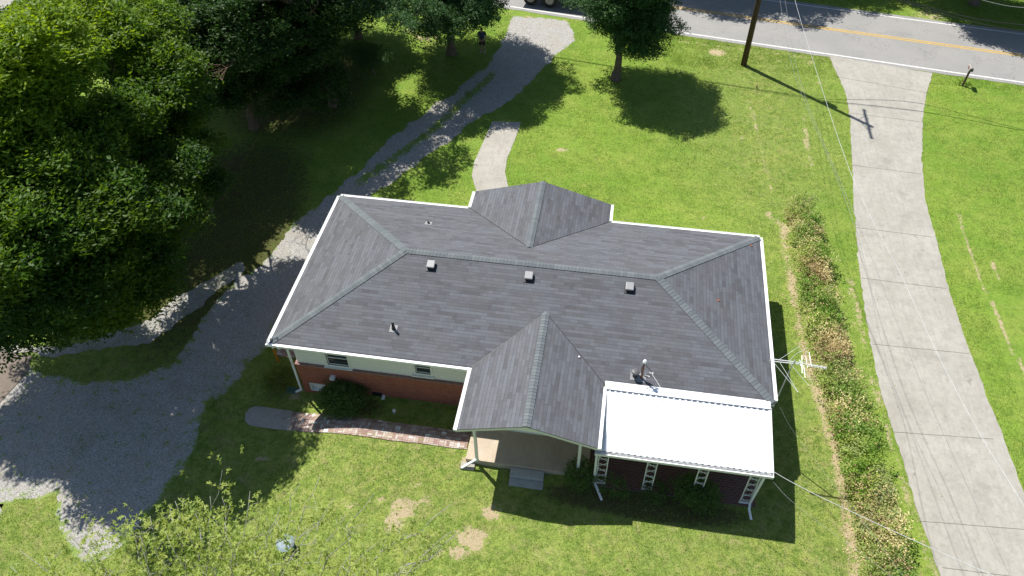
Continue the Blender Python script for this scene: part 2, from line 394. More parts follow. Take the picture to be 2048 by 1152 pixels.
# road: south edge line in world, other lines offset from it
S_EDGE = [(-120, 55.5), (-60, 45), (-20, 38.4), (2.67, 34.54), (16.03, 32.3), (32.03, 29.77), (37.2, 29.0), (60, 25.6), (140, 14)]
def offs(line, d):
    out = []
    for i, a in enumerate(line):
        p0 = Vector(line[max(0, i-1)]); p1 = Vector(line[min(len(line)-1, i+1)]); t = (p1-p0).normalized(); out.append((a[0]-t.y*d, a[1]+t.x*d))
    return out
def strip(name, d0, d1, mat, z, kind='structure', seed=0, amp=0.):
    a = offs(S_EDGE, d0); b = offs(S_EDGE, d1)[::-1]
    pl = a+b
    if amp: pl = rough_edge(pl, .3, amp, seed)
    return tag(sheet(name, pl, mat, z, grid=4.), kind=kind)
road_poly = offs(S_EDGE, -.38)+offs(S_EDGE, 6.85)[::-1]
strip('road', -.38, 6.85, M['asphalt'], .012, amp=.04)
def road_line(name, d0, d1, mat):
    o = strip(name, d0, d1, mat, .018, seed=3, amp=.006); return o
road_line('road_edge_line', -.06, .07, M['roadwhite']); road_line('road_edge_line', 6.38, 6.50, M['roadwhite'])
road_line('road_centre_line', 3.28, 3.39, M['roadyellow']); road_line('road_centre_line', 3.50, 3.61, M['roadyellow'])

DRIVE_R = [(1865,147),(1852,190),(1845,240),(1843,320),(1850,400),(1872,480),(1895,570),(1925,665),(1960,760),(2000,860),(2048,985),(2160,1240)]
DRIVE_L = [(1945,1240),(1880,1152),(1840,1040),(1800,905),(1762,790),(1735,660),(1716,520),(1707,400),(1704,330),(1700,240),(1692,190),(1675,150),(1657,112)]
drive = gpoly(DRIVE_R+DRIVE_L)
drive_r = rough_edge(drive, .2, .035, 5)
tag(sheet('concrete_driveway', drive_r, M['drive'], .03, thick=.05), kind='structure')
# control joints: thin dark grooves modelled as narrow strips
jm = MB()
for a, b in (((1672,153),(1858,186)),((1700,226),(1846,244)),((1704,330),(1843,348)),((1712,455),(1866,474)),((1724,556),(1893,577)),((1745,688),(1938,707)),((1787,864),(1988,878)),((1840,1042),(2062,1060)),((1885,1135),(2100,1162))):
    p0 = G(*a, .034); p1 = G(*b, .034); n = 14; pts = [p0.lerp(p1, i/n)+Vector((0, random.uniform(-.006, .006), 0)) for i in range(n+1)]
    for u, v in zip(pts[:-1], pts[1:]): jm.beam(u, v, .022, .002)
tag(jm.build('driveway_joint', m_concrete('joint_dirt', (.2, .18, .145), (.14, .125, .10))), kind='structure')

# gravel drive
GR = [(1028,32),(1010,75),(985,120),(915,180),(850,225),(790,268),(712,348),(663,392),(600,440),(563,478),(520,530),(470,560),(440,600),(400,650),(372,690),(345,727),(266,752),(164,768),(90,748),(62,728),(-60,700),(-140,800),(-60,1010),(10,1040),(0,1000),(60,1000),(110,990),(120,1060),(170,1130),(215,1110),(280,1060),(300,1015),(340,975),(368,935),(390,900),(400,850),(415,810),(470,770),(505,725),(535,690),(560,650),(600,600),(640,540),(690,440),(740,395),(800,350),(880,295),(960,235),(1030,195),(1070,150),(1110,110),(1150,80),(1135,42)]
gravel_poly = gpoly(GR); gravel_r = rough_edge(rough_edge(gravel_poly, .3, .16, 9, 1.3), .07, .05, 10, 7.)
go = tag(sheet('gravel_drive', gravel_r, M['gravel'], .008, grid=.2), kind='structure')
med = gpoly([(985,150),(930,200),(870,255),(790,315),(720,365)])
bnd = [tuple(q) for q in gravel_r]+[tuple(gravel_r[0])]
def weed(X, Y):
    w = .85*np.exp(-(pdist([(m.x, m.y) for m in med], X, Y)/.38)**2)
    w = w+.5*np.exp(-pdist(bnd, X, Y)/.22)+.12*(Y < 6)+.12*(Y < 2)
    return w
me = go.data; vx = np.zeros(len(me.vertices)*3, np.float32); me.vertices.foreach_get('co', vx); vx = vx.reshape(-1, 3)
a = me.attributes.new('weed', 'FLOAT', 'POINT'); a.data.foreach_set('value', weed(vx[:, 0], vx[:, 1]).astype(np.float32))
# stone edging band along the left side of the gravel
stonepoly = gpoly([(-20,690),(60,690),(130,695),(220,668),(300,640),(345,600),(400,570),(440,545),(480,525),(492,540),(455,572),(420,595),(385,625),(350,650),(300,685),(200,700),(120,712),(60,708),(-20,712)])
tag(sheet('gravel_strip', rough_edge(stonepoly, .14, .12, 21, 2.), M['gravel'], .010, grid=.7), kind='structure')

def slab(name, px, mat, off, thick, kind='structure', rough=.0, label=None, cat=None, z=None, grid=.22):
    pl = [P(*q, z) for q in px] if z is not None else gpoly(px)
    if rough: pl = rough_edge(pl, .2, rough, 3)
    o = sheet(name, pl, mat, off, thick=thick, grid=grid)
    return tag(o, label, cat, kind=kind) if kind else tag(o, label, cat)
front_walk_px = [(985,243),(1042,245),(1030,280),(1014,318),(1010,345),(1020,390),(955,390),(944,352),(948,325),(966,285)]
slab('front_walk', front_walk_px, M['slab'], .02, .05, rough=.012)
slab('concrete_path', [(500,817),(512,813),(545,817),(587,823),(583,862),(540,857),(500,851),(490,843),(491,828)], M['slab'], .03, .06, rough=.012)
walk_px = [(586,824),(640,829),(760,842),(850,853),(942,866),(934,899),(850,889),(760,878),(640,866),(577,860)]
slab('brick_walkway', walk_px, M['paver'], .035, .05, rough=.02)
slab('brick_pad', [(556,694),(590,694),(590,716),(552,712)], M['paver'], .022, .05, rough=.01)
slab('concrete_pad', [(-120,700),(0,704),(64,713),(58,740),(40,762),(0,806),(-120,930)], m_concrete('shade_toned_concrete', (.20, .165, .13), (.14, .115, .095)), .03, .08)  # pad colour darkened to stand in for the shade over it
slab('neighbour_drive', [(-300,-60),(60,-80),(420,-60),(480,20),(400,25),(250,60),(140,160),(20,330),(-200,500)], M['drive'], .02, .05, grid=2.)

# ------------------------------------------------------------------ ground
far = [60, 75, 95, 120, 160, 220, 300, 420]
gx = np.array([-v for v in far[::-1]]+list(np.arange(-45, -18, .75))+list(np.arange(-18, 42, .22))+list(np.arange(42, 58, 1.5))+far)
gy = np.array([-v for v in far[::-1]]+list(np.arange(-45, -14, 1.5))+list(np.arange(-14, 42, .22))+list(np.arange(42, 58, 1.5))+far)
GX, GY = np.meshgrid(gx, gy); GZ = T(GX, GY)+(vnoise(GX, GY, .8, 2)-.5)*.02
dirt = np.zeros_like(GX)
def spot(px, py, r, s=.6, asp=1.):
    g = G(px, py); q = ((GX-g.x)/asp)**2+(GY-g.y)**2; np.maximum(dirt, s*np.exp(-q/(r*r)), out=dirt)
for s_ in ((945,1078,.55,.95,1.3),(985,1022,.42,.85,1.1),(808,1018,.5,.95,1.2),(790,1045,.5,.8),(915,1105,.4,.7,1.3),(760,1000,.25,.7),(700,1010,.4,.5,1.5),(850,1000,.35,.6),(835,970,.22,.6),(870,945,.15,.6),(525,915,.3,.6,1.4),(490,955,.4,.5),(880,1110,.2,.7),(1240,1120,.25,.55),(1435,105,.5,1.0,1.3),(1330,103,.25,.55),
           (1125,300,.3,.75,1.5),(1140,312,.2,.6),(1100,255,.2,.55),(1190,310,.25,.45),(1405,435,.2,.6),(1485,275,.3,.6),(1470,270,.2,.5),(1200,130,.3,.4),(850,75,1.,.5,1.6),(820,60,.8,.5),(1640,165,.35,.6),(1620,125,.8,.42,1.6),(1560,120,.6,.4),(1860,30,1.2,.55,1.6),(1830,35,.6,.5),(1890,85,.5,.5),
           (600,780,.25,.85),(590,795,.3,.8),(575,705,.3,.5),(930,920,.25,.7),(560,880,.3,.4),(720,875,.25,.4),(830,895,.4,.42),(660,900,.3,.3),(1000,60,.4,.4),(960,45,.4,.5)):
    spot(*s_)
def track(px, w, s, off=0.):
    L = [(q.x, q.y) for q in gpoly(px)]; d = pdist(L, GX, GY)
    al = vnoise(GX, GY, 1.1, 11); np.maximum(dirt, s*np.exp(-(d/w)**2)*(.55+.8*al)-off, out=dirt)
track([(1540,430),(1568,455),(1572,500),(1590,600),(1608,700),(1640,800),(1672,900),(1690,1010),(1712,1160),(1730,1300)], .36, .72, .05)
track([(1606,235),(1614,290),(1622,330)], .2, .78, .1); track([(1915,420),(1940,500),(1962,560),(2000,640),(2025,700),(2048,745)], .2, .78, .12)
track([(1980,520),(2000,560)], .15, .7); track([(1500,200),(1520,290),(1545,390)], .2, .5)
track([(1700,560),(1735,720),(1780,880),(1830,1040),(1870,1152)], .3, .5); track([(1645,480),(1680,600),(1720,720)], .35, .36)
track([(1360,82),(1480,98),(1650,118)], .25, .5); track([(1870,152),(2048,182)], .25, .42)
track([(1028,32),(1135,42)], .3, .5)
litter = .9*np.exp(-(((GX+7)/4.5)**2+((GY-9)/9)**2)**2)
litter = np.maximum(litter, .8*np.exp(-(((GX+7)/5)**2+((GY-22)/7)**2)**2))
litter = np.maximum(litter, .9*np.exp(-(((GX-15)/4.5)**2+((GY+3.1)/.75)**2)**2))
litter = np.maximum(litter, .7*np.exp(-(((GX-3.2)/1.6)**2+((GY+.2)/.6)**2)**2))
nx, ny = len(gx), len(gy)
dry = np.clip(.85*(1-sst(-1, 4, GY))*(1-sst(22.5, 24, GX))+.5*sst(30, 33, GY)*0+.45*np.exp(-((GX-21)/2.5)**2)+.35*sst(14, 18, GX)*sst(12, 20, GY)*(1-sst(25, 29, GX)), 0, 1)
V = np.stack([GX.ravel(), GY.ravel(), GZ.ravel()], 1); ii = np.arange(nx*ny).reshape(ny, nx)
F = np.stack([ii[:-1, :-1].ravel(), ii[:-1, 1:].ravel(), ii[1:, 1:].ravel(), ii[1:, :-1].ravel()], 1)
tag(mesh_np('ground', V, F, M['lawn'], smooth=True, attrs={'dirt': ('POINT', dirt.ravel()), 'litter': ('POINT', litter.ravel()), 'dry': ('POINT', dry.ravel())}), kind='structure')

# grass blades (one triangle each)
walk = gpoly(walk_px); front_walk = gpoly(front_walk_px); path = gpoly([(490,815),(587,823),(583,862),(490,851)]); pad = gpoly([(-120,700),(0,704),(64,713),(0,806),(-120,930)])
def grass(n, x0, x1, y0, y1, h0, h1, seed, cond=None):
    r = np.random.default_rng(seed); X = r.uniform(x0, x1, n); Y = r.uniform(y0, y1, n)
    keep = ~inside(drive, X, Y) & ~inside(road_poly, X, Y) & ~inside(front_walk, X, Y) & ~inside(path, X, Y) & ~inside(pad, X, Y)
    keep &= ~((X > .5) & (X < 18.8) & (Y > .4) & (Y < 9.6)) & ~((X > 8) & (X < 19.1) & (Y > -2.45) & (Y < 1))
    keep &= vnoise(X, Y, 1.5, 8)+r.uniform(-.3, .3, n) > .38
    gi = inside([tuple(q) for q in gravel_r], X, Y); keep &= ~gi | (vnoise(X, Y, 1.3, 4)*.9+weed(X, Y)*.7+r.uniform(-.15, .15, n) > .84)
    wi = inside(walk, X, Y); keep &= ~wi | (vnoise(X, Y, 2.2, 6) > .68)
    ix = np.clip(np.searchsorted(gx, X), 0, nx-1); iy = np.clip(np.searchsorted(gy, Y), 0, ny-1); keep &= dirt[iy, ix]+r.uniform(-.25, .25, n) < .42
    X = X[keep]; Y = Y[keep]; return X, Y, r
Vs = []; Fs = []; Rs = []; nb = 0
for (n, x0, x1, y0, y1, h0, h1, sd) in ((420000, -12, 30, -12, 10, .03, .08, 1), (420000, -8, 38, 10, 33, .03, .075, 2), (120000, 15, 42, 28, 42, .05, .14, 3)):
    X, Y, r = grass(n, x0, x1, y0, y1, h0, h1, sd); n = len(X); Z = T(X, Y)
    th = r.uniform(0, 2*pi, n); h = r.uniform(h0, h1, n)*(.6+.9*vnoise(X, Y, .7, 5)); w = r.uniform(.006, .013, n); ln = r.uniform(.2, 1.1, n)*h; ph = r.uniform(0, 2*pi, n)
    A = np.stack([X-w*np.cos(th), Y-w*np.sin(th), Z], 1); B = np.stack([X+w*np.cos(th), Y+w*np.sin(th), Z], 1); C = np.stack([X+ln*np.cos(ph), Y+ln*np.sin(ph), Z+h], 1)
    Vs.append(np.stack([A, B, C], 1).reshape(-1, 3)); Rs.append(np.clip(vnoise(X, Y, .5, 3)*.5+vnoise(X, Y, 2.5, 13)*.45+r.uniform(-.35, .35, n), 0, 1)); nb += n
V = np.concatenate(Vs); F = np.arange(len(V)).reshape(-1, 3)
tag(mesh_np('grass', V, F, M['blade'], attrs={'rnd': ('FACE', np.concatenate(Rs))}), 'short green grass blades of the lawn around the house', 'grass', kind='stuff')

# ------------------------------------------------------------------ foliage
def leaf_cloud(sprigs, leaf, width, k, spread, seed, star=False, droop=.25, flat=.5):
    """sprigs: (n,6) position+outward direction. k leaves along each sprig. returns V,F,rnd"""
    r = np.random.default_rng(seed); n = len(sprigs); Pp = np.repeat(sprigs[:, :3], k, 0); D = np.repeat(sprigs[:, 3:], k, 0)
    rb = np.repeat(r.uniform(0, 1, n), k); t = np.tile(np.linspace(0, 1, k), n)
    pos = Pp+D*(t*spread)[:, None]+r.normal(0, spread*.16, (n*k, 3)); pos[:, 2] -= droop*spread*t*t
    side = np.cross(D, np.array([0, 0, 1.])); side /= np.linalg.norm(side, axis=1)[:, None]+1e-6
    sg = np.where(np.arange(n*k) % 2 == 0, 1., -1.)[:, None]
    a = D*.45+side*sg*.9+r.normal(0, .35, (n*k, 3)); a[:, 2] -= droop; a /= np.linalg.norm(a, axis=1)[:, None]
    nrm = np.array([0, 0, 1.])*flat+r.normal(0, .45, (n*k, 3)); b = np.cross(a, nrm); b /= np.linalg.norm(b, axis=1)[:, None]+1e-6
    L = (leaf*r.uniform(.65, 1.25, n*k))[:, None]; W = L*width
    rn = np.clip(rb*.7+r.uniform(0, .3, n*k), 0, 1)
    if not star:
        c = np.cross(a, b)
        Q = np.stack([pos, pos+a*L*.5+b*W*.5+c*W*.12, pos+a*L, pos+a*L*.5-b*W*.5+c*W*.12], 1)
        V = Q.reshape(-1, 3); F = np.arange(len(V)).reshape(-1, 4); return V, F, rn
    Qs = []; rr = []
    for ang in (-1.15, 0, 1.15):
        a2 = a*cos(ang)+b*sin(ang); b2 = -a*sin(ang)+b*cos(ang); l2 = L*(1 if ang == 0 else .8)
        Qs.append(np.stack([pos-a2*l2*.12, pos+a2*l2*.42+b2*W*.3, pos+a2*l2, pos+a2*l2*.42-b2*W*.3], 1)); rr.append(rn)
    V = np.concatenate(Qs).reshape(-1, 3); F = np.arange(len(V)).reshape(-1, 4); return V, F, np.concatenate(rr)
def lobes_to_sprigs(lobes, sub, per, seed, fill=.12, rmax=.84):
    """each lobe (x,y,z,rx,rz) -> sub clumps on its shell -> sprigs on clump shells"""
    r = np.random.default_rng(seed); out = []; clumps = []
    for (x, y, z, rx, rz) in lobes:
        ns = max(3, int(sub*rx*rx))
        for _ in range(ns):
            d = r.normal(0, 1, 3); d /= np.linalg.norm(d); d[2] = d[2]*.9+.12
            rad = r.uniform(.45, rmax) if r.random() > fill else r.uniform(.1, .55)
            c = np.array([x, y, z])+d*np.array([rx, rx, rz])*rad; cr = r.uniform(.36, .9)*min(1.25, .5+rx*.28)
            clumps.append((c, cr)); m = int(per*cr*cr*4)
            e = r.normal(0, 1, (m, 3)); e /= np.linalg.norm(e, axis=1)[:, None]
            e[:, 2] = np.where(e[:, 2] < -.3, -e[:, 2]*.4, e[:, 2])
            pp = c+e*(cr*r.uniform(.45, 1., m)**.6)[:, None]*np.array([1.15, 1.15, .62])
            dd = e+d*.8; dd[:, 2] *= .5; dd /= np.linalg.norm(dd, axis=1)[:, None]; out.append(np.hstack([pp, dd]))
    return np.concatenate(out), clumps
def limb(mb, a, b, r0, r1, wob=.25, seg=5, n=6):
    a = Vector(a); b = Vector(b); L = (b-a).length; pts = []; rs = []
    for i in range(seg+1):
        t = i/seg; w = sin(pi*t)*L*wob*.3
        pts.append(a.lerp(b, t)+Vector((random.uniform(-w, w), random.uniform(-w, w), random.uniform(-w*.3, w*.6)))); rs.append(r0+(r1-r0)*t)
    mb.tube(pts, rs, n); return pts
def tree(name, base, h_tr, r_tr, lobes, mats, label, cat='tree', group=None, leaf=.19, width=.42, k=8, spread=.46, sub=6., per=42, seed=1, n_br=1., star=False, lean=(0, 0), fill=.12, rmax=.84):
    base = Vector(base); o = empty(name, base, label, cat, group)
    spr, cl = lobes_to_sprigs(lobes, sub, per, seed, fill, rmax)
    V, F, rn = leaf_cloud(spr, leaf, width, k, spread, seed+50, star)
    zz = V[::4, 2]; rn = np.clip(rn*.5+np.clip((zz-8.3)*.14, -.1, .6), 0, 1) if mats is BIG else rn  # big crowns: leaf colour brightens with height, painting in sunlit tops over darker boughs
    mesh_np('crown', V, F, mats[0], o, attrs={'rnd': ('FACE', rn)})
    mb = MB(); top = base+Vector((lean[0], lean[1], h_tr))
    pts = limb(mb, base-Vector((0, 0, .15)), top, r_tr*1.1, r_tr*.62, .1, 7, 10)
    mb.tube([base-Vector((0, 0, .1)), base+Vector((0, 0, .12)), base+Vector((0, 0, .5))], [r_tr*1.7, r_tr*1.35, r_tr*1.05], 10)
    for (x, y, z, rx, rz) in lobes:
        st = pts[random.choice((-1, -2, -2, -3))]; c = Vector((x, y, z)); st = st if z > st.z-.5 else pts[max(1, len(pts)//2)]
        lp = limb(mb, st, c, r_tr*.42, r_tr*.14, .3, 5)
        near = sorted(cl, key=lambda q: (Vector(q[0])-c).length)[:int(7*n_br)]
        for q, cr in near: limb(mb, lp[random.choice((2, 3, 4))], q, r_tr*.13, r_tr*.035, .3, 4, 5)
    mb.build('trunk', mats[1], o, smooth=True)
    return o
def L(px, py, z, rx, rz=None):
    q = P(px, py, z); return (q.x, q.y, q.z, rx, rz or rx*.75)
def Lw(x, y, z, rx, rz=None): return (x, y, z, rx, rz or rx*.75)
BIG = (M['leafA'], M['bark']); WOOD = (M['leafB'], M['bark']); PEAR = (M['leafP'], M['bark'])
g_ = 'trees in the wood left of the gravel drive'
# large trees with sunlit tops painted in and compound leaves on the left
tree('tree', (-9.0, 7.0, -.8), 5, .32, [L(215,235,9.4,1.4),L(285,225,8.9,1.2),L(160,320,9.0,1.7),L(285,330,7.6,1.5),L(345,345,7.4,1.1),L(368,425,6.2,.7),L(310,430,6.5,1.4),L(220,430,8.2,1.9),L(120,430,8.6,1.7),L(325,510,6.0,1.0),L(240,530,6.8,1.6),L(140,560,7.0,1.6),L(345,560,5.0,.7),L(200,620,5.6,1.1),L(290,590,5.0,1.0),Lw(-9,3.4,7,1.3),Lw(-7.5,3.5,6,1.2),Lw(-10.5,4,7,1.3),Lw(-6.2,3.2,5.2,1.1),Lw(-10,5.5,8,1.3),Lw(-5.5,5,5.2,1.1),Lw(-7,6,6.5,1.3),Lw(-6.6,8.2,6.8,1.2),Lw(-5.9,8.8,5.4,.8),Lw(-6.6,10.2,7.0,1.1),Lw(-8.6,5.4,4,1.3),Lw(-7.4,6.5,4.2,1.2),Lw(-6.4,7.6,4.,1.1),Lw(-9.8,3.4,4.6,1.2)], BIG,
     'broad bright green tree nearest the house left roof corner', seed=11, group=g_)
tree('tree', (-12.2, 4.5, -.9), 7, .34, [L(60,60,13.,1.5),L(100,110,12.2,1.6),L(30,150,12.,1.5),L(120,190,10.8,1.3),L(40,250,10.5,1.7),L(90,330,9.8,1.4),L(20,370,9.6,1.7),L(-20,120,13,1.6),L(55,460,9.,1.7),L(0,520,8.8,1.6),L(-60,420,9.5,1.8),L(-60,280,11,1.8)], BIG,
     'tall yellow-topped tree at the upper left edge of the photo', seed=12, group=g_)
tree('tree', (-8.4, 10.6, -.5), 5, .24, [L(330,145,9.4,1.3),L(370,180,8.6,.95),L(290,165,9.0,1.0),L(345,215,7.6,1.1),L(270,55,10.2,1.3),L(300,110,9.8,1.1),L(215,70,10.8,1.5),L(300,20,10.4,1.3),L(160,20,11.5,1.5)], BIG,
     'bright crown projecting right toward the dark wood, above a gap with sunny lawn', seed=13, group=g_)
tree('tree', (-11.6, 4.2, -.9), 3, .16, [L(60,585,6.4,1.6),L(140,615,5.8,1.3),L(20,645,5.0,1.4),L(90,650,4.2,1.2),L(170,650,4.4,1.0),L(10,560,7,1.4)], WOOD,
     'low dark tree below the big crowns at the left edge', seed=14, group=g_)
tree('tree', (-13.5, -2.2, -.9), 5, .26, [Lw(-10.5,.5,8.5,1.7),Lw(-12.5,1.6,9,1.9),Lw(-11,-.5,8.0,1.2),Lw(-13.5,.4,8.5,1.5),Lw(-14.8,2,9.5,1.9),Lw(-8.4,.5,7.6,1.2),Lw(-15.5,.2,8.5,1.6),Lw(-9.6,-.4,7.6,1.0),Lw(-13,2.4,8.5,1.8),Lw(-11,2.2,8,1.5),Lw(-11.6,3.4,5.5,1.3),Lw(-13,4.6,7,1.6),Lw(-12.2,2.8,4.5,1.2),Lw(-14.6,4,7,1.6),Lw(-15,6,8,1.7)], WOOD,
     'tree just outside the left edge that shades the lower gravel', seed=15, group=g_)
# dark wood behind
wood = [((-8.5,17.5),11,[(-8.5,17,8.5,2.6),(-6.5,16,7,2.2),(-10.5,16,8,2.2),(-7.5,19,6.5,2.4),(-6,18.5,4.6,1.9),(-9,14.5,6,2.2)],'dark tree in the wood with its shaded crown behind the bright projecting crown'),
        ((-5.5,21),10,[(-5.5,21,8.5,2.4),(-3.7,20,6.6,2.),(-7.2,21,7,2.),(-4.4,19,5,1.7),(-3.6,22.5,5.4,1.9)],'shaded tree of the wood standing nearest the gravel drive'),
        ((-9.5,25),11,[(-9.5,25,9,2.6),(-7.5,24,7,2.3),(-11.5,24,7.5,2.3),(-7.5,27,7,2.2),(-6.2,25.5,4.5,1.9)],'dark tree at the top edge of the wood, behind the dead branches'),
        ((-15,20),12,[(-15,20,9,2.8),(-13,18.5,7,2.3),(-17,19,8,2.4),(-15,22,8,2.5),(-12.5,21,5.5,2.2)],'dark tree deep in the wood behind the yellow-topped tree'),
        ((-15.5,29),12,[(-15.5,29,9,2.8),(-13,28,7,2.4),(-18,28,8,2.4)],'dark tree in the far corner of the wood at the top edge'),
        ((-12,11.5),12,[(-12,12,9,2.4),(-14,11,9,2.2),(-10.3,12.5,7,2.),(-12,14,8,2.2)],'shaded tree between the bright crowns and the dark wood'),
        ((-5.5,28.5),9,[(-6,29,6.5,2.1),(-4.3,28.2,5,1.7),(-7,30.5,6,2.)],'dark tree at the lawn edge of the wood near the top of the photo')]
for i, (b, h, lb, lab) in enumerate(wood):
    q = random.Random(i); low = [(b[0]+q.uniform(-2.4, 2.2), b[1]+q.uniform(-2.2, 1.), q.uniform(1.3, 3.4), q.uniform(1.2, 1.7)) for _ in range(4)]
    tree('tree', (b[0], b[1], float(T(*b))), h*.5, .22, [Lw(*t) for t in lb+low], WOOD, lab, seed=20+i, group=g_, sub=4.6, per=30, leaf=.2)
tree('shrub', G(748,150), .6, .05, [Lw(G(748,150).x, G(748,150).y, 1.3, .9, .9), Lw(G(725,140).x, G(725,140).y, 1.2, .9, 1.)], (M['leafP'], M['bark']), 'rounded bluish green shrub at the right edge of the dark wood', 'shrub', seed=31, leaf=.09, sub=14, per=50, spread=.25)
tree('tree', (-4.6, 20.5, 0), 6.5, .26, [Lw(-3.4,21.5,9.5,1.7),Lw(-2.8,19,9.6,1.6),Lw(-4.4,17,9.8,1.7),Lw(-5.4,14.8,9.8,1.5),Lw(-4.8,22.5,10.5,1.8),Lw(-6,19,10.5,1.9),Lw(-3.8,24,9,1.6),Lw(-6.5,16.8,9.5,1.6),Lw(-3.6,17.8,7.4,1.2)], WOOD, 'tall tree above the top edge shading the middle of the gravel drive', seed=36, group=g_, sub=3.2, per=26, leaf=.2)
# pears by the road
def pear_lobes(c, R, z0, z1, n, seed):
    r = np.random.default_rng(seed); out = [(c[0], c[1], (z0+z1)/2, R*.62, (z1-z0)*.36)]
    for i in range(n):
        t = i/(n-1); z = z0+(z1-z0)*(.12+.78*t); rr = R*math.sqrt(max(.1, 1-(2*(t*.86+.1)-1)**2))*.62; a = i*2.4+r.uniform(-.3, .3)
        out.append((c[0]+rr*cos(a), c[1]+rr*sin(a), z, R*.42, R*.34))
    return out
bA = G(1231,158); bB = G(903,107)
tree('tree', bA, 3.0, .24, pear_lobes((bA.x+.3, bA.y+.3), 3.25, 2.0, 8.6, 14, 3), PEAR, 'round dark green pear tree on the sunny lawn beside the road, oval shade beneath', group='pear trees by the road', leaf=.10, width=.75, k=6, spread=.3, sub=12, per=55, rmax=.96, seed=41)
tree('tree', bB, 3.2, .26, pear_lobes((bB.x+.1, bB.y+.3), 4.4, 2.6, 9.8, 14, 5)+[L(775,8,6,1.1),L(830,30,5.4,1.1),L(800,50,6.2,.8),L(880,55,4.6,1.),L(930,40,4.8,1.1),L(955,15,5.4,1.1),L(850,75,4.4,.7)], PEAR, 'dark pear tree left of the gravel drive entrance, shading the standing person', group='pear trees by the road', leaf=.10, width=.75, k=6, spread=.3, sub=11, per=55, rmax=1.12, seed=42)
# trees across the road
far_t = [((15.,41.6),4.3,11.5,'large tree across the road, shading the left part of the carriageway'),((20.6,41.4),3.9,10.5,'tree across the road opposite the utility pole'),((25.5,43),3.6,10.,'tree across the road, behind the shaded far verge'),((33.,42),3.8,11,'dark tree across the road at the top right corner'),((36.6,39.3),5.2,13,'tree across the road casting the shade near the right mailbox'),((45,39.5),4.5,12,'tree across the road beyond the right edge')]
for i, (b, R, h, lab) in enumerate(far_t):
    tree('tree', (b[0], b[1], 0), h*.4, .28, pear_lobes(b, R, 1.6, h, 9, 60+i), WOOD, lab, group='trees across the road', leaf=.2, sub=4., per=28, seed=70+i)

# foreground sweetgum: sparse, bare-tipped leaders
def sparse_tree():
    base = Vector((3.2, -13.6, float(T(3.2, -13.6)))); o = empty('tree', base, 'sparse young tree with star leaves and pale bare twigs at the bottom left', 'tree')
    r = random.Random(5); mb = MB(); spr = []
    limb(mb, base, base+Vector((.3, .3, 3.4)), .22, .15, .1, 6, 10); fork = base+Vector((.3, .3, 3.2))
    tips = [(250,1010,6.2),(340,985,6.4),(420,970,6.6),(500,960,6.8),(600,945,6.2),(560,990,7),(690,1010,7.2),(640,930,6.6),(180,1060,6.5),(90,1090,6.5),(20,1110,6.2),(280,1050,7.2),(400,1040,7.6),(480,1060,7.8),(590,1080,7.8),(700,1090,7.8),(760,1060,7.4),(150,1140,7),(320,1130,7.8),(820,1110,7.2),(910,1050,6.6),(960,1130,6.8),(540,1140,8),(430,1140,8),(660,1160,8.2),(60,1160,6.8),(240,1150,7.4),(800,1170,7.6),(870,1150,7),(130,1030,6.4),(200,1100,6.6),(100,1150,6.8),(300,1010,6.6),(370,1090,7.2),(350,980,6.4),(460,990,6.8),(30,1150,6.6),(520,1090,7.6),(620,1040,7.2),(740,1130,7.6)]
    bare = [(905,985,6.6),(912,1045,6.6),(747,965,7.2),(560,1010,7),(400,1040,7.3),(668,975,7.2),(905,1040,6.9),(885,1075,6.8),(520,1000,6.6),(40,1080,6.6)]
    for j, (px, py, z) in enumerate(tips+bare):
        e = P(px, py+22, z); isb = j >= len(tips)
        mid = fork.lerp(e, .45)+Vector((r.uniform(-.5, .5), r.uniform(-.5, .5), r.uniform(-.2, .5)))
        limb(mb, fork, mid, .055, .03, .2, 4, 6); pts = limb(mb, mid, e, .03, .006, .2, 8, 5)
        for t in range(7 if not isb else 5):
            q = pts[2+t % 6]; d = Vector((r.uniform(-1, 1), r.uniform(-1, 1), r.uniform(-.1, .9))).normalized(); Lt = r.uniform(.45, 1.2)*(.6 if isb else 1)
            tp = limb(mb, q, q+d*Lt, .009, .004, .3, 3, 4)
            if isb:
                for u in range(2):
                    d2 = (d+Vector((r.uniform(-1, 1), r.uniform(-1, 1), r.uniform(-.5, .8)))*.7).normalized(); limb(mb, tp[2], tp[2]+d2*.3, .006, .003, .3, 2, 4)
                if r.random() > .5: continue
            for s in range(r.randint(13, 20)):
                c = tp[r.choice((1, 2, 3))]+Vector((r.gauss(0, .24), r.gauss(0, .24), r.gauss(0, .16))); dd = (d+Vector((r.uniform(-1, 1), r.uniform(-1, 1), r.uniform(-.3, .7)))).normalized(); c = c+dd*r.uniform(0, .16); spr.append((*c, *dd)) if r.random() < .8 else None
    V, F, rn = leaf_cloud(np.array(spr), .10, .5, 4, .2, 91, True, .15, .5)
    mesh_np('crown', V, F, M['leafS'], o, attrs={'rnd': ('FACE', rn)}); mb.build('trunk', M['palebark'], o, smooth=True)
sparse_tree()
# dead bare branch in the wood
def bare_branch():
    mb = MB(); r = random.Random(3); a = P(530,80,7.2); b = P(440,155,6.8)
    o = empty('dead_branch', a, 'bare grey dead branches sticking out of the dark wood', 'branch')
    main = limb(mb, P(545,40,6.5), b, .05, .015, .3, 8, 5)
    for i in range(26):
        q = main[r.randint(1, 8)]; d = Vector((r.uniform(-1, .5), r.uniform(-.8, .8), r.uniform(-.1, .6))).normalized(); tp = limb(mb, q, q+d*r.uniform(.5, 1.3), .014, .006, .3, 4, 4)
        for _ in range(3): limb(mb, tp[r.randint(1, 4)], tp[2]+Vector((r.uniform(-.5, .5), r.uniform(-.5, .5), r.uniform(0, .3))), .008, .004, .2, 2, 4)
    mb.build('branch', M['twig'], o)
bare_branch()

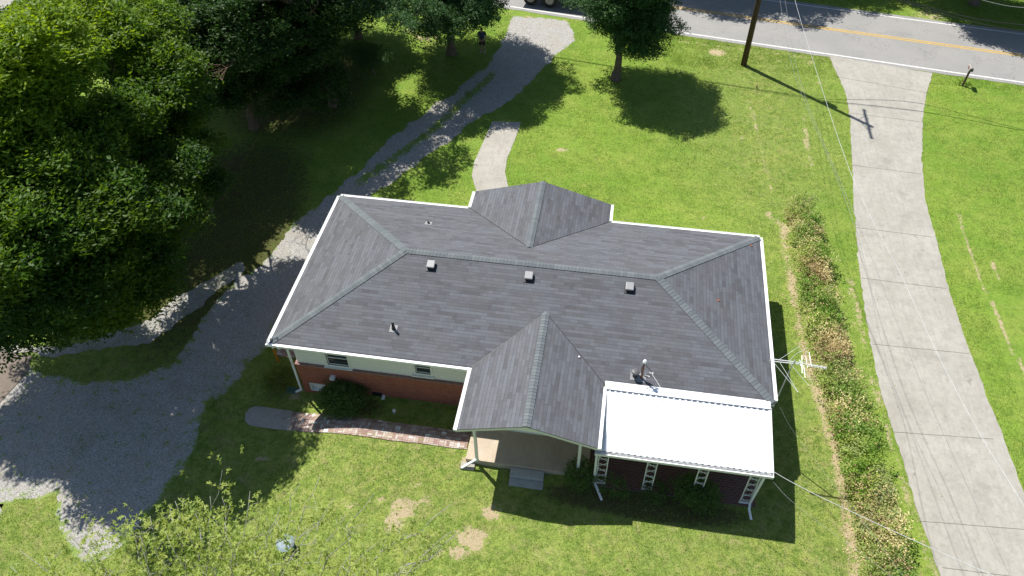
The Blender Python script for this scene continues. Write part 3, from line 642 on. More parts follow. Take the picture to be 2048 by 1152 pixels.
def bush(px, py, R, Hh, label, seed, mats=None, group=None, leaf=.075, name='bush', lob=None, per=150, sub=55):
    g = G(px, py); z = g.z
    lb = [Lw(g.x+dx, g.y+dy, z+Hh*.5+dz, R*s, Hh*.5*s) for dx, dy, dz, s in (lob or [(0, 0, 0, 1)])]
    o = empty(name, g, label, 'bush', group); spr, cl = lobes_to_sprigs(lb, sub, per*.6, seed, .3)
    keep = spr[:, 2] > z+.03; spr = spr[keep]
    V, F, rn = leaf_cloud(spr, leaf, .6, 5, .14, seed, False, .1, .4); mesh_np('foliage', V, F, (mats or M['bush']), o, attrs={'rnd': ('FACE', rn)})
    mb = MB()
    mb.tube([g-Vector((0,0,.12)), g+Vector((0,0,.06))], [.05,.035], 8)
    for i in range(9): limb(mb, (g.x+random.uniform(-.015, .015), g.y+random.uniform(-.015, .015), z-.05), cl[i*len(cl)//9][0], .025, .008, .2, 4, 5)
    mb.build('stem', M['twig'], o)
    return o
bgp = 'rounded bushes in front of the porch and patio'
bush(688,815,.66,1.15,'large round dark bush against the red brick wall below the left window',81,lob=[(0,0,0,1),(.35,.1,.0,.8),(-.35,.1,.05,.75)])
bush(1157,966,.30,.72,'round bush at the right end of the porch, left of the white downspout',82,group=bgp,lob=[(0,0,0,1),(-.1,.25,.1,.7)])
bush(1233,985,.30,.72,'round bush standing just right of the left canopy downspout',83,group=bgp)
bush(1309,985,.2,.45,'smallest bush, in front of the second white canopy post',84,group=bgp)
bush(1386,1000,.38,.85,'widest bush of the patio row, made of two lobes before the third canopy post',85,group=bgp,lob=[(-.25,.12,.05,.95),(.4,-.1,0,.95),(.15,.1,0,.8)])
bush(570,775,.42,1.1,'yellow-green shrub at the left corner of the brick wall',86,mats=M['shrub'],name='shrub',leaf=.07)
bush(1513,177,.10,.4,'tiny dry plant alone on the lawn beside the pole shadow',87,mats=M['hedgeD'],name='weed_plant',leaf=.04,per=40)
# verge weeds at the mailbox
bush(1925,168,.13,.22,'weed clump at the foot of the right mailbox post',88,mats=M['hedgeG'],name='weed_plant')
# hedge
def hedge():
    px = [(1596,432),(1632,600),(1672,780),(1716,960),(1752,1090),(1790,1230)]; pts = gpoly(px)
    o = empty('hedge', pts[0], 'long untrimmed hedge with green, yellow and brown leaves between house and driveway', 'hedge')
    r = np.random.default_rng(77); lobes = []; 
    tot = [(pts[i+1]-pts[i]).length for i in range(len(pts)-1)]; Lt = sum(tot); d = 0
    while d < Lt:
        q = d; i = 0
        while q > tot[i]: q -= tot[i]; i += 1
        c = pts[i].lerp(pts[i+1], q/tot[i]); f = d/Lt; w = .33+.17*min(1, f*1.6)
        for s in (-1, 0, 1):
            if r.random() < .12: continue
            lobes.append((c.x+s*w*.66+r.uniform(-.16, .16), c.y+r.uniform(-.2, .2), c.z+r.uniform(.32, .9), w*.6*r.uniform(.55, 1.35), .42*r.uniform(.6, 1.4)))
        d += .40
    spr, cl = lobes_to_sprigs(lobes, 13, 55, 78, .2); spr = spr[spr[:, 2] > .04]
    nz = vnoise(spr[:, 0], spr[:, 1], .62, 31)+r.uniform(-.17, .17, len(spr)); green = nz > np.where(spr[:, 1] > 3, .60, .51); green |= (spr[:, 1] < 2.0) & (r.random(len(spr)) > .72)
    g1 = spr[green]; g2 = spr[~green]
    V, F, rn = leaf_cloud(g1, .085, .62, 6, .22, 79, False, .1, .5); rn = np.clip(rn*.35+1.3*(vnoise(V[::4, 0], V[::4, 1], 1.1, 14)-.5)+.35, 0, 1)
    mesh_np('foliage', V, F, M['hedgeG'], o, attrs={'rnd': ('FACE', rn)})
    V, F, rn = leaf_cloud(g2, .08, .62, 4, .2, 80, False, .1, .5); rn = np.clip(rn*.4+1.5*(vnoise(V[::4, 0], V[::4, 1], 1., 19)-.5)+.35, 0, 1)
    mesh_np('dead_foliage', V, F, M['hedgeD'], o, attrs={'rnd': ('FACE', rn)})
    mb = MB()
    for i in range(0, len(cl), 3):
        c, cr = cl[i]; limb(mb, (c[0]*.9+.1*c[0], c[1]+random.uniform(-.2, .2), .0), (c[0]+random.uniform(-.2, .2), c[1], c[2]+random.uniform(.05, .35)), .012, .004, .4, 3, 4)
    mb.build('stem', M['twig'], o)
hedge()
# fallen leaves beside the hedge
def litter_leaves():
    L_ = gpoly([(1575,470),(1598,600),(1622,700),(1655,800),(1686,900),(1702,1010),(1722,1160)]); n = 1700
    t = rng.uniform(0, len(L_)-1, n); i = t.astype(int); f = t-i; A = np.array([[q.x, q.y] for q in L_]); pq = A[i]*(1-f)[:, None]+A[i+1]*f[:, None]
    pq[:, 0] += rng.normal(0, .3, n); pq[:, 1] += rng.normal(0, .3, n); sp = np.hstack([pq, (T(pq[:, 0], pq[:, 1])+.03)[:, None], rng.normal(0, 1, (n, 2)), np.zeros((n, 1))])
    m = 900; sp2 = np.hstack([rng.uniform(-6, 26, (m, 1)), rng.uniform(-10, 30, (m, 1)), np.full((m, 1), .05), rng.normal(0, 1, (m, 2)), np.zeros((m, 1))]); 
    ok = ~((sp2[:, 0] > -.2) & (sp2[:, 0] < 19.5) & (sp2[:, 1] > -3) & (sp2[:, 1] < 10.5)); sp2 = sp2[ok]; sp2[:, 2] = T(sp2[:, 0], sp2[:, 1])+.06
    sp = np.vstack([sp, sp2]); V, F, rn = leaf_cloud(sp, .07, .6, 1, .01, 5, False, 0, 1.2)
    tag(mesh_np('fallen_leaves', V, F, M['hedgeD'], attrs={'rnd': ('FACE', rn)}), 'tan fallen leaves scattered on the bare soil beside the hedge', 'leaves', kind='stuff')
litter_leaves()

# ------------------------------------------------------------------ house
W, D, H0, SL = 19.3, 9.0, 2.92, .3028
house = empty('house', (W/2, D/2, 0), 'single-storey brick and siding house with dark grey hip roof', 'house')
def plane(mb_uv, pts, u, v):
    """append polygon with uv axes"""
    V, F, UV = mb_uv; n = len(V); V += [tuple(p) for p in pts]; F.append(list(range(n, n+len(pts)))); uo = random.uniform(0, 50)
    for p in pts: q = Vector(p); UV.append((q.dot(u)+uo, q.dot(v)))
zr = H0+SL*D/2; c_ = 1/math.sqrt(1+SL*SL); s_ = SL*c_
R_ = ([], [], [])
plane(R_, [(0,0,H0),(W,0,H0),(W-D/2,D/2,zr),(D/2,D/2,zr)], Vector((1,0,0)), Vector((0,c_,s_)))
plane(R_, [(W,D,H0),(0,D,H0),(D/2,D/2,zr),(W-D/2,D/2,zr)], Vector((1,0,0)), Vector((0,-c_,s_)))
plane(R_, [(0,D,H0),(0,0,H0),(D/2,D/2,zr)], Vector((0,1,0)), Vector((c_,0,s_)))
plane(R_, [(W,0,H0),(W,D,H0),(W-D/2,D/2,zr)], Vector((0,1,0)), Vector((-c_,0,s_)))
GX0, GX1, GYF = 8.1, 13.1, -2.8; gm = (GX0+GX1)/2; gz = H0+SL*(gm-GX0)
e_ = .006
plane(R_, [(GX0,GYF,H0+e_),(gm,GYF,gz+e_),(gm,gm-GX0,gz+e_),(GX0,0,H0+e_)], Vector((0,1,0)), Vector((c_,0,s_)))
plane(R_, [(gm,GYF,gz+e_),(GX1,GYF,H0+e_),(GX1,0,H0+e_),(gm,gm-GX0,gz+e_)], Vector((0,1,0)), Vector((-c_,0,s_)))
NX0, NX1, NYF = 6.26, 12.65, 10.25; nm = (NX0+NX1)/2; nz_ = H0+SL*(nm-NX0)
plane(R_, [(NX0,NYF,H0+e_),(NX0,D,H0+e_),(nm,D-(nm-NX0),nz_+e_),(nm,NYF,nz_+e_)], Vector((0,1,0)), Vector((c_,0,s_)))
plane(R_, [(nm,NYF,nz_+e_),(nm,D-(nm-NX0),nz_+e_),(NX1,D,H0+e_),(NX1,NYF,H0+e_)], Vector((0,1,0)), Vector((-c_,0,s_)))
roof = mesh_np('roof', R_[0], R_[1], M['shingle'], house, uv=R_[2])
sd = roof.modifiers.new('s', 'SOLIDIFY'); sd.thickness = .035; sd.offset = -1
def ridge(name, a, b, sA, sB, w=.155):
    """row of overlapping cap shingles from a to b; sA,sB = downslope directions each side"""
    a = Vector(a); b = Vector(b); n = int((b-a).length/.145); V = []; F = []; rn = []
    d = (b-a)/n; sA = Vector(sA).normalized(); sB = Vector(sB).normalized(); upz = Vector((0, 0, 1))
    for i in range(n):
        p0 = a+d*i+upz*.03; p1 = a+d*(i+1)*1.0+d*.35+upz*.016; k = len(V)
        V += [p0+sA*w, p0+upz*.004, p0+sB*w, p1+sA*w, p1+upz*.004, p1+sB*w, p0+sA*w-upz*.02, p0-upz*.02, p0+sB*w-upz*.02]
        F += [[k,k+1,k+4,k+3],[k+1,k+2,k+5,k+4],[k+6,k+7,k+1,k],[k+7,k+8,k+2,k+1]]; v = random.random(); rn += [v]*4
    V = [tuple(q) for q in V]; return mesh_np(name, V, F, M['ridge'], roof, attrs={'rnd': ('FACE', rn)})
S, Nn, Ww, Ee = (0,-1,-SL), (0,1,-SL), (-1,0,-SL), (1,0,-SL)
ridge('ridge_cap', (W-D/2+.1,D/2,zr), (D/2,D/2,zr), S, Nn)
def hip(a, b, s1, s2):
    d = (Vector(b)-Vector(a)).normalized()
    f = lambda s: (Vector(s)-d*Vector(s).dot(d))
    ridge('ridge_cap', a, b, f(s1), f(s2), .165)
hip((.05,.05,H0+.01), (D/2,D/2,zr), S, Ww); hip((.05,D-.05,H0+.01), (D/2,D/2,zr), Ww, Nn)
hip((W-.05,.05,H0+.01), (W-D/2,D/2,zr), Ee, S); hip((W-.05,D-.05,H0+.01), (W-D/2,D/2,zr), Nn, Ee)
ridge('ridge_cap', (gm,GYF+.0,gz+.006), (gm,2.5,gz+.006), Ww, Ee); ridge('ridge_cap', (nm,NYF,nz_+.006), (nm,D-(nm-NX0)+.1,nz_+.006), Ww, Ee)
# valleys: thin dark cut lines
for a, b in (((GX0,0,H0),(gm,gm-GX0,gz)),((GX1,0,H0),(gm,gm-GX0,gz)),((NX0,D,H0),(nm,D-(nm-NX0),nz_)),((NX1,D,H0),(nm,D-(nm-NX0),nz_))):
    MB().beam(Vector(a)+Vector((0,0,.012)), Vector(b)+Vector((0,0,.012)), .022, .008).build('valley_seam', M['dark'], roof)
# soffit and fascia
mb = MB(); mb.box((.02,.02,H0-.10),(W-.02,D-.02,H0-.085)); mb.box((NX0+.02,D,H0-.10),(NX1-.02,NYF-.06,H0-.085)); mb.build('soffit', M['trim'], house)
VX = 1.3; vz = H0-.10+SL*VX; pr = [(GX0+.03,H0-.10),(GX0+VX,vz),(GX1-VX,vz),(GX1-.03,H0-.10)]
mb = MB()
for (xa, za), (xb, zb) in zip(pr[:-1], pr[1:]):
    mb.add([(xa,GYF+.05,za),(xb,GYF+.05,zb),(xb,.0,zb),(xa,.0,za),(xa,GYF+.05,za+.012),(xb,GYF+.05,zb+.012),(xb,.0,zb+.012),(xa,.0,za+.012)],[(0,3,2,1),(4,5,6,7),(0,1,5,4),(1,2,6,5),(2,3,7,6),(3,0,4,7)])
mb.build('porch_ceiling', M['trim'], house)
f0, f1 = H0-.14, H0-.04
for a, b in (((-.0,-.0),(GX0,.02)),((GX1,.0),(W,.02)),((0,D-.02),(NX0,D)),((NX1,D-.02),(W,D)),((0,.02),(.02,D-.02)),((W-.02,.02),(W,D-.02)),((GX0,GYF+.02),(GX0+.02,0)),((GX1-.02,GYF+.02),(GX1,0)),((NX0,D),(NX0+.02,NYF-.02)),((NX1-.02,D),(NX1,NYF-.02))):
    MB().box((a[0],a[1],f0),(b[0],b[1],f1)).build('fascia', M['white'], house)
def gutter(p, q, inward, closed=True):
    p = Vector(p); q = Vector(q); iv = Vector(inward); g = MB(); t = .012; w = .115
    o = -iv; z1 = Vector((0,0,.11))
    def bar(o0, o1, za, zb):
        A = p+o*o0; B = q+o*o0; C = q+o*o1; E = p+o*o1
        g.add([A+Vector((0,0,za)),B+Vector((0,0,za)),C+Vector((0,0,za)),E+Vector((0,0,za)),A+Vector((0,0,zb)),B+Vector((0,0,zb)),C+Vector((0,0,zb)),E+Vector((0,0,zb))],[(0,3,2,1),(4,5,6,7),(0,1,5,4),(1,2,6,5),(2,3,7,6),(3,0,4,7)])
    bar(.003,.015,-.12,-.03); bar(.015,w,-.045,-.03); bar(w,w+.022,-.12,-.012)
    d = (q-p).normalized()
    for e in (p, q): g.beam(e+o*.003+Vector((0,0,-.07)), e+o*(w+.02)+Vector((0,0,-.07)), .012, .10)
    return g.build('gutter', M['white'], house)
gutter((-.12,0,H0),(GX0-.137,0,H0),(0,1,0)); gutter((0,0,H0),(0,D,H0),(1,0,0)); gutter((W,0.2,H0),(W,D,H0),(-1,0,0)); gutter((0,D,H0),(NX0-.13,D,H0),(0,-1,0)); gutter((NX1+.13,D,H0),(W,D,H0),(0,-1,0))
gutter((GX0,GYF,H0),(GX0,-.0,H0),(1,0,0)); gutter((GX1,GYF,H0),(GX1,-.14,H0),(-1,0,0)); gutter((NX0,D+.13,H0),(NX0,NYF,H0),(1,0,0)); gutter((NX1,D+.13,H0),(NX1,NYF,H0),(-1,0,0))
# gable triangles and rake boards
def gable(x0, x1, xm, yf, ys, zt, v=.05, zb=None):
    t = MB(); zb = zb or H0-.1
    t.add([(x0+v,yf-ys*.12,zb),(x1-v,yf-ys*.12,zb),(xm,yf-ys*.12,zt-.09),(x0+v,yf-ys*.09,zb),(x1-v,yf-ys*.09,zb),(xm,yf-ys*.09,zt-.09)],[(0,1,2),(5,4,3),(0,3,4,1),(1,4,5,2),(2,5,3,0)])
    t.build('gable_panel', M['siding'], house)
    for a, b in (((x0-.02,H0),(xm,zt)),((x1+.02,H0),(xm,zt))):
        r = MB(); y = yf-ys*.012
        r.add([(a[0],y,a[1]-.17),(b[0],y,b[1]-.17),(b[0],y,b[1]-.035),(a[0],y,a[1]-.035),(a[0],y-ys*.025,a[1]-.17),(b[0],y-ys*.025,b[1]-.17),(b[0],y-ys*.025,b[1]-.035),(a[0],y-ys*.025,a[1]-.035)],[(0,1,2,3),(7,6,5,4),(0,4,5,1),(1,5,6,2),(2,6,7,3),(3,7,4,0)])
        r.build('rake_board', M['trim'], house)
gable(GX0, GX1, gm, GYF, -1, gz, 1.3, H0-.10+SL*1.3); gable(NX0, NX1, nm, NYF, 1, nz_)
# walls with real openings on the visible south-west wall
def uvbox(name, boxes, mat, par, sc=1.):
    V, F, UV = [], [], []
    for a, b in boxes:
        x0,y0,z0 = a; x1,y1,z1 = b
        for pts, u, v in (([(x0,y0,z0),(x1,y0,z0),(x1,y0,z1),(x0,y0,z1)],0,2),([(x1,y0,z0),(x1,y1,z0),(x1,y1,z1),(x1,y0,z1)],1,2),([(x1,y1,z0),(x0,y1,z0),(x0,y1,z1),(x1,y1,z1)],0,2),([(x0,y1,z0),(x0,y0,z0),(x0,y0,z1),(x0,y1,z1)],1,2),([(x0,y0,z1),(x1,y0,z1),(x1,y1,z1),(x0,y1,z1)],0,1)):
            n = len(V); V += pts; F.append([n,n+1,n+2,n+3]); UV += [(p[u],p[v]) for p in pts]
    return mesh_np(name, V, F, mat, par, uv=UV)
WX0, WX1, WY0, WY1 = .5, 18.8, .45, 8.55; BZ = 1.04; th = .2
bw = (.82, 1.52, -.72, -.18)    # basement window opening
wall_b = uvbox('wall', [((WX0,WY0,-1.3),(bw[0],WY0+th,BZ)),((bw[1],WY0,-1.3),(WX1,WY0+th,BZ)),((bw[0],WY0,-1.3),(bw[1],WY0+th,bw[2])),((bw[0],WY0,bw[3]),(bw[1],WY0+th,BZ)),
    ((WX0,WY0+th,-1.3),(WX0+th,WY1,BZ)),((WX1-th,WY0+th,-.3),(WX1,WY1,BZ)),((WX0+th,WY1-th,-1.3),(WX1-th,WY1,BZ)),((6.75,WY1,-.6),(12.15,9.8,BZ))], M['brick'], house)
uvbox('brick_cap', [((WX0-.03,WY0-.035,BZ),(WX1+.03,WY0+.14,BZ+.055)),((WX0-.03,WY0+.14,BZ),(WX0+.14,WY1,BZ+.055)),((WX1-.14,WY0+.14,BZ),(WX1+.03,WY1,BZ+.055))], M['cap'], house)
sy0 = WY0+.09; w1 = (1.90,2.80,1.20,2.06); w2 = (5.62,6.25,1.38,2.03); zs = BZ+.05; zt = H0-.1
sb = MB()
for a, b, c, d in ((WX0+.06,w1[0],zs,zt),(w1[1],w2[0],zs,zt),(w2[1],WX1-.06,zs,zt),(w1[0],w1[1],zs,w1[2]),(w1[0],w1[1],w1[3],zt),(w2[0],w2[1],zs,w2[2]),(w2[0],w2[1],w2[3],zt)): sb.box((a,sy0,c),(b,sy0+.12,d))
sb.box((WX0+.06,sy0+.12,zs),(WX0+.18,WY1-.06,zt)); sb.box((WX1-.18,sy0+.12,zs),(WX1-.06,WY1-.06,zt)); sb.box((WX0+.18,WY1-.18,zs),(WX1-.18,WY1-.06,zt)); sb.box((6.8,WY1-.06,zs),(12.1,9.75,zt))
siding = sb.build('siding', M['siding'], house)
lap = MB()
z = zs+.1
while z < zt-.08:
    for a, b in ((WX0+.05,w1[0]-.09),(w1[1]+.09,w2[0]-.09),(w2[1]+.09,8.05)): lap.box((a,sy0-.006,z),(b,sy0-.001,z+.004))
    z += .2
lap.build('siding_lap', M['trim'], siding)
def window(x0, x1, z0, z1, y, sashes=2, sill=True, mats=None, par=house, name='window'):
    w = MB(); f = .085
    w.box((x0-f,y-.03,z0-f),(x0,y+.05,z1+f)); w.box((x1,y-.03,z0-f),(x1+f,y+.05,z1+f)); w.box((x0,y-.03,z1),(x1,y+.05,z1+f)); w.box((x0,y-.03,z0-f),(x1,y+.05,z0))
    o = w.build(name, M['trim'], par)
    s = MB(); g = .035; zm = (z0+z1)/2
    for a, b, yy in ((z0,zm+.02,y+.03),(zm-.02,z1,y+.06)) if sashes == 2 else ((z0,z1,y+.03),):
        s.box((x0+.002,yy,a),(x0+g,yy+.028,b)); s.box((x1-g,yy,a),(x1-.002,yy+.028,b)); s.box((x0+g,yy,a),(x1-g,yy+.028,a+g)); s.box((x0+g,yy,b-g),(x1-g,yy+.028,b))
    s.build('sash', M['trim'], o)
    MB().box((x0+.02,y+.075,z0),(x1-.02,y+.083,z1)).build('pane', mats or M['glass'], o)
    if sill: MB().box((x0-.16,y-.12,z0-f-.06),(x1+.14,y+.03,z0-f-.004)).build('sill', M['white'], o)
    return o
window(*w1, sy0); window(*w2, sy0)
bwn = window(bw[0]+.06, bw[1]-.06, bw[2]+.06, bw[3]-.06, WY0+.03, 1, False, M['siding'], name='basement_window')
uvbox('dryer_hood', [((1.92,.27,.45),(2.12,.45,.60))], M['white'], house)
mb = MB(); mb.box((3.58,.42,-.42),(4.0,.449,-.24)); [mb.box((3.6,.40,-.41+.03*i),(3.98,.42,-.40+.03*i)) for i in range(6)]; mb.build('foundation_vent', M['dark'], house)
MB().box((4.02,.25,-.52),(4.14,.445,-.36)).build('outlet_hood', M['white'], house)
# downspouts
def spout(pts, w=.085):
    m = MB()
    for i, (a, b) in enumerate(zip(pts[:-1], pts[1:])):
        a = Vector(a); b = Vector(b); d = (b-a).normalized(); m.beam(a-d*(.0 if i == 0 else .035), b+d*.03, w, w*.75)
    return m.build('downspout', M['white'], house, bevel=.008)
spout([(.32,-.05,H0-.1),(.34,-.05,H0-.25),(.42,.36,2.35),(.42,.36,1.25),(.42,.36,-.62),(.18,.30,-.75)])
spout([(8.05,-2.6,H0-.1),(8.06,-2.6,H0-.2),(8.62,-2.42,2.45),(8.66,-2.36,.35),tuple(G(925,935,.08))])
# porch
PZ = .12; pc = [P(934,909,PZ), P(940,878,PZ)]
mb = MB(); mb.box((8.17,-2.3,-.75),(12.9,.45,PZ)); porch = mb.build('porch_slab', M['porchc'], house, bevel=.015)
mb = MB()
for x in (8.62, 12.5): 
    mb.box((x-.055,-2.36,PZ),(x+.055,-2.25,H0+.03))
    mb.build('porch_post', M['trim'], house, bevel=.006); mb = MB()

# porch steps (two loose concrete treads)
a, b, c = P(1021,929,0.0), P(1090,938,0.0), P(1086,974,-.12)
st = empty('porch_steps', (10.6,-2.6,-.2), 'precast grey concrete steps of two treads in front of the porch slab', 'steps')
x0, x1 = 9.95, 11.25
MB().box((x0,-2.68,-.5),(x1,-2.315,.02)).build('tread', M['stepc'], st, bevel=.02); MB().box((x0+.01,-3.02,-.5),(x1+.01,-2.684,-.14)).build('tread', M['stepc'], st, bevel=.02)
MB().box((8.0,-2.62,-.5),(8.55,-2.30,-.08)).build('splash_slab', M['slab'], house, bevel=.02)
# brick patio
sheetp = [(12.92,-2.62),(19.12,-2.62),(19.12,.40),(12.92,.40)]
tag(sheet('brick_patio', sheetp, m_brick('patio_brick', (.16,.075,.06), (.11,.055,.05), (.20,.18,.16), (.21,.105), ms=.016), .05, thick=.1), kind='structure')
# canopy
cz0, cz1, cy0, cy1 = H0-.035, 2.50, -.02, -2.62; CX0, CX1 = 13.18, 19.15
can = MB(); y_ = []
def cz(y): return cz0+(cz1-cz0)*(y-cy0)/(cy1-cy0)
prof = []; x = CX0; pitch = .2135
while x < CX1-.05:
    prof += [(x,0),(x+pitch*.62,0),(x+pitch*.68,.04),(x+pitch*.95,.04)]; x += pitch
prof += [(CX1,0)]
V = []; F = []
for (px_, dz) in prof: V += [(px_,cy0,cz0+dz),(px_,cy1,cz1+dz),(px_,cy0,cz0+dz-.02),(px_,cy1,cz1+dz-.02)]
for i in range(len(prof)-1): F += [[4*i,4*i+1,4*i+5,4*i+4],[4*i+2,4*i+6,4*i+7,4*i+3],[4*i+1,4*i+3,4*i+7,4*i+5]]
canopy = mesh_np('patio_canopy', V, F, M['canopy'], house)
mb = MB(); mb.add([(CX0-.02,.10,H0+.045),(CX1+.0,.10,H0+.045),(CX1,-.24,cz(-.24)+.085),(CX0-.02,-.24,cz(-.24)+.085),(CX0-.02,.10,H0+.035),(CX1,.10,H0+.035),(CX1,-.24,cz(-.24)+.075),(CX0-.02,-.24,cz(-.24)+.075)],[(0,3,2,1),(4,5,6,7),(0,1,5,4),(1,2,6,5),(2,3,7,6),(3,0,4,7)])
mb.build('canopy_flashing', M['canopy'], canopy)
mb = MB(); mb.box((CX0-.13,cy1-.14,cz1-.115),(CX1+.02,cy1-.015,cz1-.10)); mb.box((CX0-.13,cy1-.155,cz1-.115),(CX1+.02,cy1-.14,cz1+.005)); mb.box((CX0-.13,cy1-.015,cz1-.115),(CX1+.02,cy1-.003,cz1-.03)); mb.box((CX0-.145,cy1-.155,cz1-.115),(CX0-.13,cy1-.003,cz1+.005)); mb.box((CX1+.02,cy1-.155,cz1-.115),(CX1+.035,cy1-.003,cz1+.005))
mb.build('canopy_gutter', M['trim'], canopy)
for xx, nm_ in ((CX0-.035, 'w'), (CX1+.02, 'e')):
    mb = MB(); mb.beam((xx,cy0-.12,cz(cy0-.12)-.03),(xx,cy1,cz1-.03),.035,.12); mb.build('canopy_edge', M['trim'], canopy)
MB().box((CX0,cy1+.02,cz1-.16),(CX1,cy1+.10,cz1-.045)).build('canopy_beam', M['trim'], canopy)
def lacepost(x, y, z0, z1, w=.34):
    m = MB(); 
    for s in (-w/2, w/2): m.beam((x+s,y,z0),(x+s,y,z1),.032)
    m.box((x-w/2-.03,y-.04,z0),(x+w/2+.03,y+.04,z0+.012)); n = 6; hh = (z1-z0)/n
    for i in range(n):
        a = z0+i*hh; pts = []
        for t in range(9):
            u = t/8; pts.append((x+(-w/2+w*u)*(1 if i % 2 else -1), y, a+hh*u+sin(u*2*pi)*.05))
        m.tube(pts, .011, 5)
        for s in (-1, 1): m.tube([(x+s*w*.25+.06*cos(q*pi/4), y, a+hh*.5+.06*sin(q*pi/4)) for q in range(9)], .008, 4)
    return m.build('canopy_post', M['white'], canopy)
for x in (13.38, 15.12, 16.92, 18.7): lacepost(x, -2.5, .055, cz1-.16)
spout([(13.12,-2.68,cz1-.1),(13.12,-2.56,cz1-.35),(13.14,-2.58,.28),tuple(G(1203,999,.07))])
spout([(18.98,-2.7,cz1-.1),(18.96,-2.58,cz1-.35),(18.86,-2.6,.28),(18.84,-2.8,.16),tuple(G(1502,1038,.06))])
# roof furniture
def roofz(x, y): return H0+SL*min(y, D-y, x, W-x)
for x, y in ((5.7,3.9),(9.72,3.87),(13.73,3.87)):
    z = roofz(x,y); mb = MB()
    mb.add([(x-.2,y-.22,roofz(x,y-.22)+.03),(x+.2,y-.22,roofz(x,y-.22)+.03),(x+.2,y+.2,roofz(x,y+.2)+.03),(x-.2,y+.2,roofz(x,y+.2)+.03)],[(0,1,2,3)])
    o = mb.build('roof_vent', M['dark'], house)
    k = MB(); a = .165; k.add([(x-a,y-a,z+.06),(x+a,y-a,z+.06),(x+a,y+a,z+.15),(x-a,y+a,z+.15),(x-a,y-a,z+.13),(x+a,y-a,z+.13),(x+a,y+a,z+.23),(x-a,y+a,z+.23)],[(0,3,2,1),(4,5,6,7),(0,1,5,4),(1,2,6,5),(2,3,7,6),(3,0,4,7)]); k.build('vent_hood', M['vent'], o, bevel=.03)
    MB().box((x-.13,y-.14,z-.04),(x+.13,y+.12,z+.075)).build('vent_collar', M['dark'], o)
def boot(x, y, r, h, base=.17, cap=False, lead=True):
    z = roofz(x,y); mb = MB(); b = base
    mb.add([(x-b,y-b,roofz(x,y-b)+.016),(x+b,y-b,roofz(x,y-b)+.016),(x+b,y+b,roofz(x,y+b)+.016),(x-b,y+b,roofz(x,y+b)+.016)],[(0,1,2,3)])
    o = mb.build('vent_pipe', M['lead'] if lead else M['vent'], house)
    k = MB(); k.tube([(x,y,z-.05),(x,y,z+h*.5),(x,y,z+h*.55),(x,y,z+h)],[r*1.7,r*1.15,r,r],16); k.build('pipe', M['dark'], o, smooth=False)
    if cap: MB().tube([(x,y,z+h),(x,y,z+h+.03),(x,y,z+h+.10),(x,y,z+h+.13)],[r*2.2,r*2.6,r*2.4,r*1.0],18).build('pipe_cap', paint('cap_metal',(.10,.10,.105),.5), o)
boot(4.77,1.13,.05,.42,.15); boot(4.78,7.09,.045,.14,.15,False,False); boot(14.22,.42,.06,.22,.17,True)
# service mast
mx, my = 14.47, .38; mz = roofz(mx,my); mb = MB(); b = .17
mb.add([(mx-b,my-b,roofz(mx,my-b)+.02),(mx+b,my-b,roofz(mx,my-b)+.02),(mx+b,my+b,roofz(mx,my+b)+.02),(mx-b,my+b,roofz(mx,my+b)+.02)],[(0,1,2,3)])
ms = mb.build('service_mast', M['lead'], house)
MB().tube([(mx,my,mz-.05),(mx,my,mz+.25),(mx,my,mz+.92)],[.045,.038,.034],12).build('mast_pipe', M['rust'], ms)
MB().tube([(mx,my,mz+.90),(mx,my,mz+.95),(mx+.02,my-.01,mz+1.05),(mx+.02,my-.01,mz+1.09)],[.05,.07,.065,.02],12).build('weather_head', M['white'], ms)
mb = MB()
mb.tube([(mx+.03,my-.05,mz+.95),(mx-.08,my-.14,mz+.75),(mx-.04,my-.16,mz+.45),(mx+.22,my-.12,mz+.38),(mx+.36,my-.1,mz+.42)],.014,6); mb.tube([(mx+.05,my-.04,mz+.93),(mx+.13,my-.1,mz+.8),(mx+.2,my-.06,mz+.7),(mx+.34,my-.08,mz+.5)],.012,6)
mb.tube([(mx+.05,my-.03,mz+.2),(mx+.24,my-.08,mz+.16)],.016,6); mb.build('mast_cable', M['cable'], ms)
mb = MB(); mb.tube([(mx+.04,my-.03,mz+.34),(mx+.27,my-.09,mz+.24)],.02,6); mb.tube([(mx+.24,my-.11,mz+.52),(mx+.38,my-.11,mz+.50)],.022,6); mb.build('wire_clamp', M['white'], ms)
sv = P(1158,715,3.22); MB().tube([sv, sv+Vector((0,0,.06))],.035,10).build('roof_cap', M['white'], house)

# ------------------------------------------------------------------ antenna
az = 5.0
def Z(u, v, z=az): return P(1480+u/5.4875, 650+v/5.4875, z)
mt = Z(590,405); mbs = Vector((mt.x, mt.y, 1.6)); an = empty('tv_antenna', mbs, 'old aluminium television antenna with many thin rods on a mast at the right roof edge', 'antenna')
mast_foot = P(1553,800,2.75)
MB().tube([mast_foot-Vector((.0,0,2.6)), mast_foot, mt+Vector((0,0,.1))],.022,8).build('mast', M['galv'], an)
MB().beam(mast_foot, (W-.3, mast_foot.y+.05, 2.75),.04).build('bracket', M['galv'], an)
mb = MB(); b0 = Z(335,378); b1 = Z(660,420); mb.beam(b0+Vector((0,0,.03)), b1+Vector((0,0,.03)),.028); mb.beam(b0-Vector((0,0,.09)), b1-Vector((0,0,.05)),.025); mb.beam(b1, Z(948,470),.025); mb.beam(b0+Vector((0,0,.04)),b0-Vector((0,0,.1)),.04); mb.build('boom', M['alu'], an)
